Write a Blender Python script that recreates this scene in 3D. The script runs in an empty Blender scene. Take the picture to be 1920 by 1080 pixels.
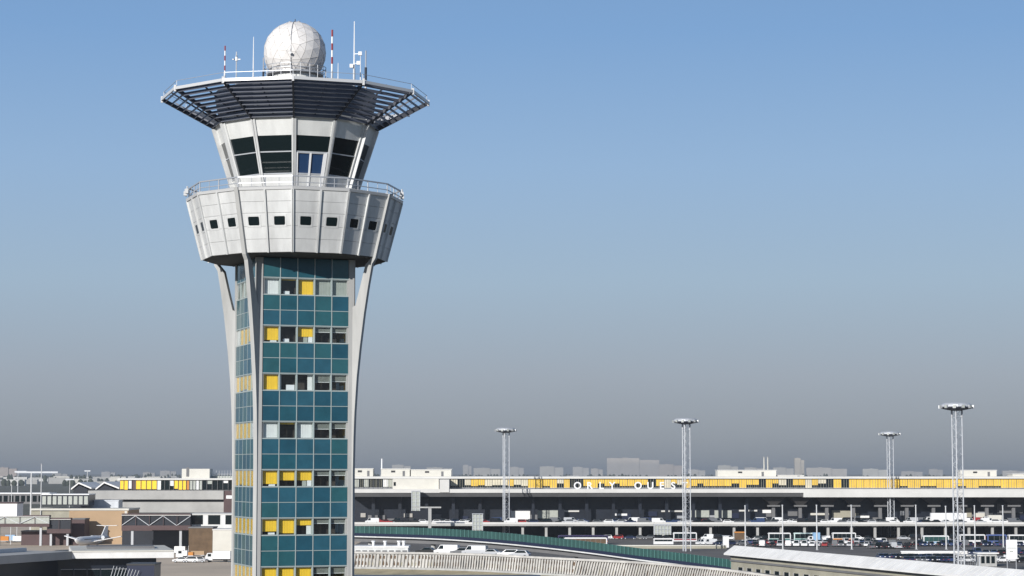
import bpy, bmesh, math, random
from mathutils import Vector, Matrix
R = math.radians
rnd = random.Random(7)
S = bpy.context.scene
COL = S.collection

# ------------------------------------------------------------------ camera
F, HOR, CZ = 4089.0, 885.0, 24.0
PIT = math.atan((HOR - 540) / F)
cd = bpy.data.cameras.new('camera'); cam = bpy.data.objects.new('camera', cd); COL.objects.link(cam)
cam.location = (0, 0, CZ); cam.rotation_euler = (math.pi / 2 + PIT, 0, 0)
cd.sensor_width = 36; cd.lens = 36 * F / 1920; cd.clip_start = 1; cd.clip_end = 80000
S.camera = cam

def at(px, py, Y):
    """the point of the place that a pixel of the 1920x1080 photograph shows, Y metres ahead"""
    u, v = (px - 960) / F, (540 - py) / F
    c, s = math.cos(PIT), math.sin(PIT)
    d = Vector((u, c - s * v, s + c * v)); d *= Y / d.y
    return Vector((d.x, Y, CZ + d.z))
def zat(py, Y): return at(960, py, Y).z
def gy(py): return CZ * F / (py - HOR)          # distance of the ground seen at that row

# ------------------------------------------------------------------ materials
def mat(name, col, rough=.6, metal=0., var=.0, scale=1., spec=.5, streak=False, bump=0.):
    m = bpy.data.materials.new(name); m.use_nodes = True
    nt = m.node_tree; b = nt.nodes['Principled BSDF']
    b.inputs['Roughness'].default_value = rough; b.inputs['Metallic'].default_value = metal
    b.inputs['Specular IOR Level'].default_value = spec
    b.inputs['Base Color'].default_value = (*col, 1)
    if var:
        tc = nt.nodes.new('ShaderNodeTexCoord'); mp = nt.nodes.new('ShaderNodeMapping')
        nt.links.new(tc.outputs['Object'], mp.inputs[0])
        if streak: mp.inputs['Scale'].default_value = (1, 1, .12)
        n = nt.nodes.new('ShaderNodeTexNoise'); n.inputs['Scale'].default_value = scale; n.inputs['Detail'].default_value = 6
        n.inputs['Roughness'].default_value = .65
        nt.links.new(mp.outputs[0], n.inputs['Vector'])
        r = nt.nodes.new('ShaderNodeValToRGB')
        r.color_ramp.elements[0].position = .3; r.color_ramp.elements[1].position = .7
        r.color_ramp.elements[0].color = tuple(c * (1 - var) for c in col) + (1,)
        r.color_ramp.elements[1].color = tuple(min(1, c * (1 + var * .6)) for c in col) + (1,)
        nt.links.new(n.outputs['Fac'], r.inputs[0]); nt.links.new(r.outputs[0], b.inputs['Base Color'])
        if bump:
            bn = nt.nodes.new('ShaderNodeBump'); bn.inputs['Strength'].default_value = bump; bn.inputs['Distance'].default_value = .05
            nt.links.new(n.outputs['Fac'], bn.inputs['Height']); nt.links.new(bn.outputs[0], b.inputs['Normal'])
    return m
def paint_mat(name, rough=.25):
    """paint whose colour is the object's own colour"""
    m = mat(name, (.5, .5, .5), rough); nt = m.node_tree
    o = nt.nodes.new('ShaderNodeObjectInfo'); nt.links.new(o.outputs['Color'], nt.nodes['Principled BSDF'].inputs['Base Color'])
    return m
def glass_mat(name, tint=(.75, .8, .8), fac=.25):
    m = bpy.data.materials.new(name); m.use_nodes = True; nt = m.node_tree
    for n in list(nt.nodes): nt.nodes.remove(n)
    out = nt.nodes.new('ShaderNodeOutputMaterial'); mx = nt.nodes.new('ShaderNodeMixShader')
    tr = nt.nodes.new('ShaderNodeBsdfTransparent'); tr.inputs[0].default_value = (*tint, 1)
    gl = nt.nodes.new('ShaderNodeBsdfGlossy'); gl.inputs['Roughness'].default_value = .03
    lw = nt.nodes.new('ShaderNodeLayerWeight'); lw.inputs[0].default_value = .5
    pw = nt.nodes.new('ShaderNodeMath'); pw.operation = 'POWER'; nt.links.new(lw.outputs['Facing'], pw.inputs[0]); pw.inputs[1].default_value = 4.5
    ma = nt.nodes.new('ShaderNodeMath'); ma.operation = 'MULTIPLY_ADD'; nt.links.new(pw.outputs[0], ma.inputs[0]); ma.inputs[1].default_value = .9; ma.inputs[2].default_value = .03
    nt.links.new(ma.outputs[0], mx.inputs[0]); nt.links.new(tr.outputs[0], mx.inputs[1]); nt.links.new(gl.outputs[0], mx.inputs[2])
    nt.links.new(mx.outputs[0], out.inputs[0]); return m

M = {}
def dm(k, *a, **kw): M[k] = mat(k, *a, **kw)
dm('alu', (.63, .635, .63), .45, .12, .22, .9, spec=.3, streak=True)
dm('alu_joint', (.2, .2, .2), .6)
dm('white_panel', (.70, .705, .69), .45, .1, .16, .8, streak=True)
dm('concrete', (.45, .43, .40), .85, 0, .22, .6, streak=True, bump=.2)
dm('concrete_light', (.41, .41, .40), .85, 0, .26, .8, streak=True)
dm('concrete_far', (.40, .395, .38), .9, 0, .18, .12)
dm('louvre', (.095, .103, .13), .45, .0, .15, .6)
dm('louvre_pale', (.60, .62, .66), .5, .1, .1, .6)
dm('louvre_frame', (.045, .05, .065), .5, .4)
dm('trim', (.60, .60, .60), .4, .2)
dm('post_white', (.56, .565, .57), .5, 0, .12, .5)
dm('teal', (.018, .086, .118), .25, 0, .25, .9, spec=.35)
dm('teal_b', (.023, .098, .118), .16, 0, .22, .9, spec=.4)
dm('teal_c', (.016, .074, .112), .3, 0, .22, .7, spec=.35)
dm('teal_d', (.022, .092, .135), .2, 0, .2, 1.2, spec=.4)
dm('mullion', (.40, .46, .455), .45, .2)
dm('interior', (.05, .042, .035), .9, 0, .4, 1.2)
dm('yellow_blind', (.95, .60, .035), .7, 0, .06, 2.)
dm('white_blind', (.78, .78, .77), .8, 0, .05, 2.)
dm('grey_blind', (.40, .42, .38), .6, 0, .15, 1.5)
dm('paper', (.8, .8, .82), .8)
dm('dark_glass', (.006, .012, .014), .06, 0, spec=.35)
dm('blue_glass', (.02, .05, .12), .08, 0, spec=.5)
dm('radome', (.73, .705, .685), .6, 0, .15, 1.3)
dm('seam', (.40, .38, .36), .7)
dm('red', (.25, .035, .045), .5)
dm('white', (.78, .78, .78), .45)
dm('steel', (.42, .43, .45), .42, .4)
dm('black', (.02, .02, .022), .5)
dm('tyre', (.02, .02, .02), .8)
dm('galv', (.50, .52, .55), .5, .2, .15, .7)
dm('asphalt', (.145, .132, .12), .9, 0, .35, .05)
dm('apron', (.60, .49, .37), .95, 0, .22, .03)
dm('field', (.10, .098, .066), 1, 0, .4, .006)
dm('cream', (.62, .60, .54), .8, 0, .12, .15)
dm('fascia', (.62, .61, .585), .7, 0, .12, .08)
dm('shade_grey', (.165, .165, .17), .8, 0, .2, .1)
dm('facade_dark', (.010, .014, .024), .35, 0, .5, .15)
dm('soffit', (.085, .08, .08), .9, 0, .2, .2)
dm('tan', (.42, .29, .175), .85, 0, .10, .1)
dm('maroon', (.085, .050, .050), .7, 0, .2, .3)
dm('green_glass', (.030, .085, .080), .16, 0, .3, .15, spec=.6)
dm('green_post', (.09, .24, .22), .5)
dm('roof_white', (.80, .79, .77), .7, 0, .16, .25)
dm('precast', (.50, .485, .46), .85, 0, .32, .3)
dm('terminal_blind', (.74, .48, .06), .7, 0, .16, .4)
dm('cream_blind', (.60, .55, .42), .75, 0, .15, .4)
dm('beige_wall', (.36, .34, .27), .9, 0, .2, .2)
dm('tree_green', (.045, .055, .035), 1, 0, .4, .02)
dm('brownish', (.13, .085, .05), .9, 0, .3, .5)
dm('orange', (.55, .22, .04), .7)
dm('navy', (.012, .018, .045), .35)
dm('sign_blue', (.25, .42, .62), .5)
dm('bank', (.42, .36, .23), 1, 0, .4, .22)
dm('grass', (.17, .17, .08), 1, 0, .35, .3)
M['paint'] = paint_mat('paint'); M['wall_paint'] = paint_mat('wall_paint', .8)
M['glass'] = glass_mat('glass', (.94, .96, .96))

# ------------------------------------------------------------------ mesh builder
class MB:
    def __init__(s): s.v = []; s.f = []; s.m = []; s.ms = []
    def mi(s, k):
        if k not in s.ms: s.ms.append(k)
        return s.ms.index(k)
    def add(s, vs, fs, k):
        b = len(s.v); s.v += [tuple(v) for v in vs]; i = s.mi(k)
        for f in fs: s.f.append([b + x for x in f]); s.m.append(i)
        return s
    def hexa(s, c, k):      # 8 corners: bottom 4 ccw, top 4 ccw
        return s.add(c, [(3, 2, 1, 0), (4, 5, 6, 7), (0, 1, 5, 4), (1, 2, 6, 5), (2, 3, 7, 6), (3, 0, 4, 7)], k)
    def box(s, x0, x1, y0, y1, z0, z1, k):
        return s.hexa([(x0, y0, z0), (x1, y0, z0), (x1, y1, z0), (x0, y1, z0), (x0, y0, z1), (x1, y0, z1), (x1, y1, z1), (x0, y1, z1)], k)
    def obox(s, o, a, b, c, k):     # origin + three edge vectors (right handed)
        o, a, b, c = map(Vector, (o, a, b, c))
        return s.hexa([o, o + a, o + a + b, o + b, o + c, o + a + c, o + a + b + c, o + b + c], k)
    def bar(s, p, q, w, k, h=None, up=(0, 0, 1)):
        p, q = Vector(p), Vector(q); d = (q - p).normalized(); up = Vector(up)
        if abs(d.dot(up)) > .98: up = Vector((1, 0, 0))
        x = d.cross(up).normalized(); y = x.cross(d); h = h or w
        x *= w / 2; y *= h / 2
        return s.hexa([p - x - y, p + x - y, p + x + y, p - x + y, q - x - y, q + x - y, q + x + y, q - x + y], k)
    def tube(s, p, q, r0, k, r1=None, n=8):
        p, q = Vector(p), Vector(q); d = (q - p).normalized(); r1 = r0 if r1 is None else r1
        up = Vector((0, 0, 1)) if abs(d.z) < .98 else Vector((1, 0, 0))
        x = d.cross(up).normalized(); y = d.cross(x)
        vs = [p + (x * math.cos(t) + y * math.sin(t)) * r0 for t in [2 * math.pi * i / n for i in range(n)]]
        vs += [q + (x * math.cos(t) + y * math.sin(t)) * r1 for t in [2 * math.pi * i / n for i in range(n)]]
        fs = [(i, (i + 1) % n, n + (i + 1) % n, n + i) for i in range(n)] + [tuple(range(n))[::-1], tuple(range(n, 2 * n))]
        return s.add(vs, fs, k)
    def prism(s, pts, off, k):       # planar polygon extruded by a vector
        off = Vector(off); n = len(pts); vs = [Vector(p) for p in pts] + [Vector(p) + off for p in pts]
        fs = [tuple(range(n))[::-1], tuple(range(n, 2 * n))] + [(i, (i + 1) % n, n + (i + 1) % n, n + i) for i in range(n)]
        return s.add(vs, fs, k)
    def lathe(s, prof, k, n=16, c=(0, 0), ph=0, caps=True):
        vs = []
        for r, z in prof:
            for i in range(n):
                t = 2 * math.pi * (i + ph) / n; vs.append((c[0] + r * math.sin(t), c[1] - r * math.cos(t), z))
        fs = []
        for j in range(len(prof) - 1):
            for i in range(n):
                fs.append((j * n + i, j * n + (i + 1) % n, (j + 1) * n + (i + 1) % n, (j + 1) * n + i))
        if caps: fs += [tuple(range(n))[::-1], tuple(range((len(prof) - 1) * n, len(prof) * n))]
        return s.add(vs, fs, k)
    def build(s, name, parent=None, loc=None, rz=0, smooth=False, fix=True):
        me = bpy.data.meshes.new(name); me.from_pydata(s.v, [], s.f)
        for k in s.ms: me.materials.append(M[k])
        for p, i in zip(me.polygons, s.m): p.material_index = i
        if fix:
            bm = bmesh.new(); bm.from_mesh(me); bmesh.ops.recalc_face_normals(bm, faces=bm.faces); bm.to_mesh(me); bm.free()
        if smooth: me.shade_smooth()
        o = bpy.data.objects.new(name, me); COL.objects.link(o)
        if parent: o.parent = parent
        if loc is not None: o.location = loc
        o.rotation_euler.z = rz
        return o
def empty(name, loc=(0, 0, 0), rz=0):
    o = bpy.data.objects.new(name, None); COL.objects.link(o); o.location = loc; o.rotation_euler.z = rz; o.empty_display_size = .2
    return o
def tag(o, label, cat, group=None):
    o['label'] = label; o['category'] = cat
    if group: o['group'] = group
    return o
def struct(o): o['kind'] = 'structure'; return o
KIDS = {}
def copy_tree(o, kids):
    """kids: list of direct children (each (obj, [sub...]))"""
    c = o.copy(); COL.objects.link(c)
    for k, subs in kids:
        d = k.copy(); COL.objects.link(d); d.parent = c
        for q in subs:
            e = q.copy(); COL.objects.link(e); e.parent = d
    return c
ORD = ['first', 'second', 'third', 'fourth', 'fifth', 'sixth', 'seventh', 'eighth', 'ninth', 'tenth', 'eleventh', 'twelfth', 'thirteenth', 'fourteenth', 'fifteenth',
       'sixteenth', 'seventeenth', 'eighteenth', 'nineteenth', 'twentieth']

# ------------------------------------------------------------------ light, sky, haze
SUN_AZ, SUN_EL = R(-29), R(19)         # from the viewer's side (-Y) towards +X
sd = Vector((math.sin(SUN_AZ) * math.cos(SUN_EL), -math.cos(SUN_AZ) * math.cos(SUN_EL), math.sin(SUN_EL)))
ld = bpy.data.lights.new('sun', 'SUN'); ld.energy = 5.0; ld.angle = R(.5); ld.color = (1, .97, .925)
lo = bpy.data.objects.new('sun', ld); COL.objects.link(lo); lo.rotation_euler = (-sd).to_track_quat('-Z', 'Y').to_euler(); lo.location = (0, 0, 200)
W = bpy.data.worlds.new('World'); S.world = W; W.use_nodes = True
nt = W.node_tree; bg = nt.nodes['Background']
sky = nt.nodes.new('ShaderNodeTexSky'); sky.sky_type = 'NISHITA'; sky.sun_disc = False
sky.sun_elevation = SUN_EL; sky.sun_rotation = math.atan2(sd.x, sd.y)
sky.altitude = 100; sky.air_density = 1.3; sky.dust_density = 1.2; sky.ozone_density = 2.0
tcw = nt.nodes.new('ShaderNodeTexCoord'); sx = nt.nodes.new('ShaderNodeSeparateXYZ'); nt.links.new(tcw.outputs['Generated'], sx.inputs[0])
rmp = nt.nodes.new('ShaderNodeValToRGB'); nt.links.new(sx.outputs['Z'], rmp.inputs[0])
STOPS = [(0, (.25, .285, .345)), (.0175, (.30, .345, .41)), (.0436, (.335, .395, .49)), (.087, (.34, .465, .62)), (.139, (.29, .45, .69)), (.20, (.20, .37, .66)), (.45, (.10, .165, .30)), (1, (.06, .10, .18))]
while len(rmp.color_ramp.elements) < len(STOPS): rmp.color_ramp.elements.new(.5)
for e, (p_, c_) in zip(rmp.color_ramp.elements, STOPS): e.position = p_; e.color = (*c_, 1)
vm = nt.nodes.new('ShaderNodeVectorMath'); vm.operation = 'SCALE'; vm.inputs['Scale'].default_value = 10; nt.links.new(rmp.outputs[0], vm.inputs[0])
mxw = nt.nodes.new('ShaderNodeMix'); mxw.data_type = 'RGBA'; mxw.inputs[0].default_value = .9
nt.links.new(sky.outputs[0], mxw.inputs[6]); nt.links.new(vm.outputs[0], mxw.inputs[7])
nt.links.new(mxw.outputs[2], bg.inputs[0]); bg.inputs[1].default_value = .10
S.view_settings.view_transform = 'Standard'; S.view_settings.look = 'None'; S.view_settings.exposure = 0; S.view_settings.gamma = 1
S.render.engine = 'CYCLES'
S.cycles.use_denoising = True
S.cycles.max_bounces = 6; S.cycles.transparent_max_bounces = 12; S.cycles.volume_bounces = 1
try: S.cycles.denoiser = 'OPENIMAGEDENOISE'
except Exception: pass
HAZE = True
if HAZE:
    hm = bpy.data.materials.new('haze'); hm.use_nodes = True; t = hm.node_tree
    for n in list(t.nodes): t.nodes.remove(n)
    o_ = t.nodes.new('ShaderNodeOutputMaterial'); pv = t.nodes.new('ShaderNodeVolumePrincipled')
    pv.inputs['Density'].default_value = 0.9e-4; pv.inputs['Color'].default_value = (.40, .445, .51, 1); pv.inputs['Anisotropy'].default_value = .0
    t.links.new(pv.outputs[0], o_.inputs['Volume'])
    M['haze'] = hm
    h = MB().box(-9000, 9000, -400, 24000, -1.0, 62, 'haze').build('haze'); h['kind'] = 'stuff'

# ------------------------------------------------------------------ ground
def sheet(name, pts, z, k):
    m = MB(); m.add([(p[0], p[1], z) for p in pts], [tuple(range(len(pts)))], k)
    return struct(m.build(name))
sheet('ground', [(-8900, -300), (8900, -300), (8900, 23900), (-8900, 23900)], 0, 'field')
sheet('apron', [(-420, 150), (-52, 150), (-52, 1100), (-420, 1100)], .004, 'apron')
sheet('road', [(-51.9, 150), (420, 150), (420, 835), (-51.9, 835)], .004, 'asphalt')

# ------------------------------------------------------------------ THE TOWER
TX, TY, TD = -15.130, 150.995, 4.4986
T = tag(empty('control_tower', (TX, TY, 0), R(TD)), 'tall control tower with flared grey cab, teal and yellow windows and curved concrete piers', 'control tower')
def P(a, r, z=0): return Vector((r * math.sin(R(a)), -r * math.cos(R(a)), z))
RV, ZV = 9.26, CZ + 25.83
zvi = zat(219.5, TY - 5.55); RVI = 5.55
z_wt, r_wt = zat(253, TY - 5.2), 5.23
z_wm = zat(283, TY - 4.9)
z_wb, r_wb = zat(325, TY - 4.4), 4.38
z_pt, r_pt = zat(352, TY - 7.45), 7.45
z_pb, r_pb = zat(472, TY - 6.36), 6.36
z_rail = zat(329, TY - 7.4)
def lerp(a, b, t): return a + (b - a) * t
def cab_r(z): return lerp(r_wb, RVI, (z - z_wb) / (zvi - z_wb))

# --- shaft: four faces
RS = 4.8; AP = RS * math.cos(R(45)); FN = (15, -75, 105, 195)
zr2 = zat(609, TY - 4.1); zr6 = zat(971, TY - 4.1); PITCH = (zr2 - zr6) / 4; WH = 1.19
HEAD = [zr2 + PITCH - i * PITCH for i in range(13)]       # window heads, row 1 at the top
HEAD = [h for h in HEAD if h > 3]
ZTOP = z_pb - .14
U = [-3.0 + 1.2 * i for i in range(6)]
def face_frame(n):
    o = Vector((math.sin(R(n)), -math.cos(R(n)), 0)); t = Vector((math.cos(R(n)), math.sin(R(n)), 0)); return o, t
def fbox(m, n, u0, u1, w0, w1, z0, z1, k):
    o, t = face_frame(n); b = o * (AP + w0) + t * u0 + Vector((0, 0, z0))
    m.obox(b, t * (u1 - u0), -o * (w0 - w1), (0, 0, z1 - z0), k)
core = MB()
core.box(-2.4, 2.4, -2.4, 2.4, 0, ZTOP, 'interior')
co = core.build('core', T, rz=R(15))
fl = MB()
for h in HEAD:
    for z in (h + .02, h - WH - .14):
        s_ = AP - .32; fl.box(-s_, s_, -s_, s_, z, z + .1, 'shade_grey')
fl.build('floor_slab', T, rz=R(15))
for n in FN:
    m = MB()
    for sgn in (-1, 1):
        a, b = (U[5], AP - .02) if sgn > 0 else (-AP + .02, U[0])
        fbox(m, n, a + (.001 if sgn > 0 else 0), b - (.001 if sgn < 0 else 0), -.5, .06, 0, ZTOP, 'concrete_light')
    m.build('corner_strip', T)
    m = MB(); tops = [ZTOP] + [h - WH for h in HEAD]; bots = list(HEAD) + [.0]
    for zt, zb in zip(tops, bots):
        for i in range(5):
            hgt = zt - zb
            cuts = [zb, zt] if hgt < 1.4 else [zb, zb + hgt / 2, zt]
            for c0, c1 in zip(cuts, cuts[1:]):
                fbox(m, n, U[i] + .03, U[i + 1] - .03, -.30, rnd.uniform(-.006, .006), c0 + .03, c1 - .02, rnd.choice(('teal', 'teal_b', 'teal_c', 'teal_d')))
        fbox(m, n, U[0], U[5], -.31, .03, zb - .04, zb + .022, 'mullion')
        if zt != ZTOP: fbox(m, n, U[0], U[5], -.31, .025, zt - .02, zt + .035, 'mullion')
        if zt - zb > 1.4: fbox(m, n, U[0], U[5], -.29, .018, (zt + zb) / 2 - .018, (zt + zb) / 2 + .022, 'mullion')
    for i in range(1, 5):
        fbox(m, n, U[i] - .026, U[i] + .026, -.05 if n == -75 else -.28, .012 if n == -75 else .035, 0, ZTOP, 'mullion')
    m.build('cladding', T)
# windows: what stands behind each pane of the two faces in view, from the photograph
Y_, W_, D_, G_, V_ = 'yellow_blind', 'white_blind', None, 'grey_blind', 'venetian'
FRONT = [
    [(W_, 1., 0), (Y_, .10, 1), (Y_, .97, 0), (G_, 1., 0), (G_, 1., 0)],
    [(Y_, .86, 2), (D_, 0, 1), (Y_, .62, 3), (V_, .3, 0), (V_, .3, 0)],
    [(Y_, 1., 0), (D_, 0, 4), (D_, 0, 5), (V_, .45, 0), (V_, .4, 0)],
    [(W_, 1., 0), (Y_, .14, 0), (W_, 1., 0), (V_, .4, 0), (V_, .35, 0)],
    [(Y_, .84, 2), (Y_, .62, 0), (Y_, .62, 3), (V_, .3, 0), (V_, .3, 0)],
    [(Y_, .78, 2), (Y_, .9, 0), (Y_, .42, 5), (V_, .3, 0), (V_, .3, 0)],
    [(Y_, 1., 0), (Y_, 1., 0), (Y_, 1., 0), (V_, .4, 0), (V_, .4, 0)],
]
def window_bits(n, i, h, spec):
    """frame, pane and blind meshes of one window of a tower face"""
    u0, u1, z1, z0 = U[i] + .036, U[i + 1] - .036, h - .062, h - WH + .037
    fr = MB(); fw = .024; sh_ = .20 if n == -75 else 0.
    fbox(fr, n, u0, u0 + fw, -.22 + sh_ * .8, -.02, z0, z1, 'mullion'); fbox(fr, n, u1 - fw, u1, -.22 + sh_ * .8, -.02, z0, z1, 'mullion')
    fbox(fr, n, u0 + fw, u1 - fw, -.22 + sh_ * .8, -.02, z1 - fw, z1, 'mullion'); fbox(fr, n, u0 + fw, u1 - fw, -.22 + sh_ * .8, -.02, z0, z0 + fw, 'mullion')
    pn = MB(); fbox(pn, n, u0 + fw, u1 - fw, -.10 + sh_ * .3, -.09 + sh_ * .3, z0 + fw, z1 - fw, 'glass')
    bl = MB(); k, amt, extra = spec; a, b = u0 + .026, u1 - .026; hh = z1 - z0
    if k == V_:
        zz = z1 - .05; 
        while zz > z1 - hh * amt:
            fbox(bl, n, a, b, -.30, -.24, zz - .012, zz + .012, 'grey_blind'); zz -= .05
        fbox(bl, n, a, b, -.30, -.26, z1 - hh * amt - .04, z1 - hh * amt, 'white_blind')
    elif k:
        cnt = 12
        for q in range(cnt):       # the folds of the fabric
            qa = a + (b - a) * q / cnt; qb = a + (b - a) * (q + 1) / cnt; d = .008 * (q % 2)
            fbox(bl, n, qa, qb, -.29 - d + sh_, -.272 - d + sh_, z1 - hh * amt + (.0 if amt < 1 else .045), z1, k)
    if extra in (1, 4):
        s_ = a + .25 if extra == 1 else a + .5
        fbox(bl, n, s_, s_ + (.4 if extra == 1 else .55), -.55, -.3, z0 + .03, z0 + (.26 if extra == 1 else .38), 'paper')
        if extra == 4: fbox(bl, n, a, a + .13, -.34, -.30, z0 + .03, z1, 'white_blind')
    if extra == 2:
        fbox(bl, n, a + .55, b - .1, -.5, -.32, z0 + .03, z0 + .16, 'paper')
    if extra == 3:
        fbox(bl, n, b - .62, b - .34, -.5, -.34, z0 + .03, z0 + .42, 'grey_blind'); fbox(bl, n, b - .28, b, -.5, -.3, z0 + .03, z0 + .42, 'paper')
    if extra == 5:
        fbox(bl, n, b - .32, b, -.34, -.30, z0 + .03, z0 + (.6 if amt else hh), 'white_blind')
    return fr, pn, bl
NROW = 7
for n in (15, -75):
    for r_ in range(NROW):
        for i in range(5):
            if n == 15: sp = FRONT[r_][i]
            else:
                x = rnd.random(); sp = (Y_, rnd.choice((1., 1., .85, .9)), 0) if x < .93 else (W_, .95, 0)
                if r_ == 0: sp = (G_, 1., 0)
            fr, pn, bl = window_bits(n, i, HEAD[r_], sp)
            w = fr.build('window', T); pn.build('pane', w)
            if bl.v: bl.build('blind', w)
rest = MB()
for n in FN:
    for r_, h in enumerate(HEAD):
        if n in (15, -75) and r_ < NROW: continue
        for i in range(5):
            fr, pn, bl = window_bits(n, i, h, (Y_, rnd.choice((1., .8, .6)), 0) if rnd.random() < .6 else (V_, .35, 0))
            for q in (fr, pn, bl): 
                base = len(rest.v); rest.v += q.v
                for f, mi_ in zip(q.f, q.m): rest.f.append([base + x for x in f]); rest.m.append(rest.mi(q.ms[mi_]))
rw = rest.build('window', T); rw['kind'] = 'stuff'

# --- piers
def ypier(y, r): return zat(y, TY - r * math.cos(R(64.5)))
OUT = [(4.86, 0.0)] + [(r, ypier(y, r)) for y, r in ((1064, 4.84), (880, 4.84), (820, 4.88), (773, 4.94), (707, 5.10), (650, 5.33), (587, 5.64), (537, 5.94), (495, 6.24))]
for a in (-30, 60, 150, -120):
    m = MB(); d = Vector((math.sin(R(a)), -math.cos(R(a)), 0)); sdv = Vector((math.cos(R(a)), math.sin(R(a)), 0)) * .145
    prof = OUT + [(r_pb + .14, z_pb - .1), (r_pt + .16, z_pt + .12), (r_pt - .1, z_pt + .12), (r_pb - .12, z_pb + .02), (5.72, ypier(497, 5.7)), (5.30, ypier(540, 5.3)), (4.98, ypier(573, 5)), (4.50, ypier(577, 5)), (4.50, 0)]
    # split into strips so that the outline may be concave
    outer = OUT + [(r_pb + .14, z_pb - .1), (r_pt + .16, z_pt + .12)]
    inner = [(4.50, 0), (4.50, ypier(579, 5)), (4.96, ypier(573, 5)), (5.30, ypier(540, 5.3)), (5.72, ypier(497, 5.7)), (r_pb - .12, z_pb + .02), (r_pt - .1, z_pt + .12)]
    def rad(pl, z):
        for (r0, z0), (r1, z1) in zip(pl, pl[1:]):
            if z0 <= z <= z1 + 1e-6: return lerp(r0, r1, 0 if z1 == z0 else (z - z0) / (z1 - z0))
        return pl[-1][0]
    zs = sorted({round(z, 3) for _, z in outer + inner}); vs = []; fs = []
    zs = [0] + [z for z in zs if z > 0.01]
    for z in zs:
        ro, ri = rad(outer, z), rad(inner, z)
        for rr, s_ in ((ri, -1), (ro, -1), (ro, 1), (ri, 1)): vs.append(d * rr + sdv * s_ + Vector((0, 0, z)))
    for j in range(len(zs) - 1):
        for q in range(4): fs.append((j * 4 + q, j * 4 + (q + 1) % 4, j * 4 + 4 + (q + 1) % 4, j * 4 + 4 + q))
    fs += [(3, 2, 1, 0), tuple(len(vs) - 4 + q for q in range(4))]
    m.add(vs, fs, 'concrete_light'); m.build('pier', T)

# --- pod: twelve facets, each two panels with a porthole
def pod(a0, a1, t, v, out=0):
    """point on the facet between the corner angles a0 and a1: t across, v from the bottom (0) to the top (1)"""
    r = lerp(r_pb, r_pt, v); z = lerp(z_pb, z_pt, v); p = P(a0, r, z).lerp(P(a1, r, z), t)
    if out:
        am = (a0 + a1) / 2; sl = math.atan2(r_pt - r_pb, (z_pt - z_pb)); p = p + (P(am, 1) * math.cos(sl) - Vector((0, 0, math.sin(sl)))) * out
    return p
def facet_box(m, fn, a0, a1, t0, t1, v0, v1, w0, w1, k):
    c = [fn(a0, a1, t, v, w) for w in (w0, w1) for t, v in ((t0, v0), (t1, v0), (t1, v1), (t0, v1))]
    m.hexa(c, k)
JV = [0, .21, .41, .62, .80, .985]
for k in range(12):
    a0, a1 = k * 30 - 180, k * 30 - 150
    m = MB()
    for h_ in (0, 1):
        t0, t1 = .5 * h_ + .018, .5 * h_ + .482
        for v0, v1 in zip(JV, JV[1:]):
            facet_box(m, pod, a0, a1, t0, t1, v0 + .0022, v1 - .0022, -.12, 0, 'alu')
    facet_box(m, pod, a0, a1, .006, .994, 0, .985, -.30, -.125, 'alu_joint')
    pn = m.build('panel', T)
    m = MB()
    facet_box(m, pod, a0, a1, .484, .516, 0, .985, -.12, .13, 'alu')
    facet_box(m, pod, a0, a1, .0, .017, 0, .985, -.12, .11, 'alu'); facet_box(m, pod, a0, a1, .983, 1., 0, .985, -.12, .11, 'alu')
    m.build('rib', pn)
    m = MB(); facet_box(m, pod, a0, a1, -.004, 1.004, .986, 1.03, -.3, .07, 'trim'); m.build('cornice', pn)
    for h_ in (0, 1):
        c_ = .25 + .5 * h_; fw_, fh_ = .106, .070; cv = .495
        m = MB()
        for (ta, tb, va, vb) in ((c_ - fw_ - .03, c_ + fw_ + .03, cv + fh_, cv + fh_ + .028), (c_ - fw_ - .03, c_ + fw_ + .03, cv - fh_ - .028, cv - fh_),
                                 (c_ - fw_ - .03, c_ - fw_, cv - fh_, cv + fh_), (c_ + fw_, c_ + fw_ + .03, cv - fh_, cv + fh_)):
            facet_box(m, pod, a0, a1, ta, tb, va, vb, .001, .02, 'alu')
        w = m.build('porthole', T)
        m = MB()        # pane with cut corners
        q = .018; pts = [(c_ - fw_ + q, cv - fh_), (c_ + fw_ - q, cv - fh_), (c_ + fw_, cv - fh_ + q), (c_ + fw_, cv + fh_ - q), (c_ + fw_ - q, cv + fh_), (c_ - fw_ + q, cv + fh_), (c_ - fw_, cv + fh_ - q), (c_ - fw_, cv - fh_ + q)]
        vs = [pod(a0, a1, t, v, .002) for t, v in pts] + [pod(a0, a1, t, v, .012) for t, v in pts]
        m.add(vs, [tuple(range(8))[::-1], tuple(range(8, 16))] + [(i, (i + 1) % 8, 8 + (i + 1) % 8, 8 + i) for i in range(8)], 'dark_glass')
        m.build('pane', w)
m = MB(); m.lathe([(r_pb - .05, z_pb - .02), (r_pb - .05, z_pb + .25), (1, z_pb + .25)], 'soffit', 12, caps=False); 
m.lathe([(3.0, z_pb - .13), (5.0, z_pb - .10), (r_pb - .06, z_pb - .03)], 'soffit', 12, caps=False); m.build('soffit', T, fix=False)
m = MB(); m.lathe([(.5, z_pt - .25), (r_pt - .28, z_pt - .22), (r_pt - .28, z_pt - .12), (.5, z_pt - .12)], 'shade_grey', 12); m.build('gallery_floor', T)
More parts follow.
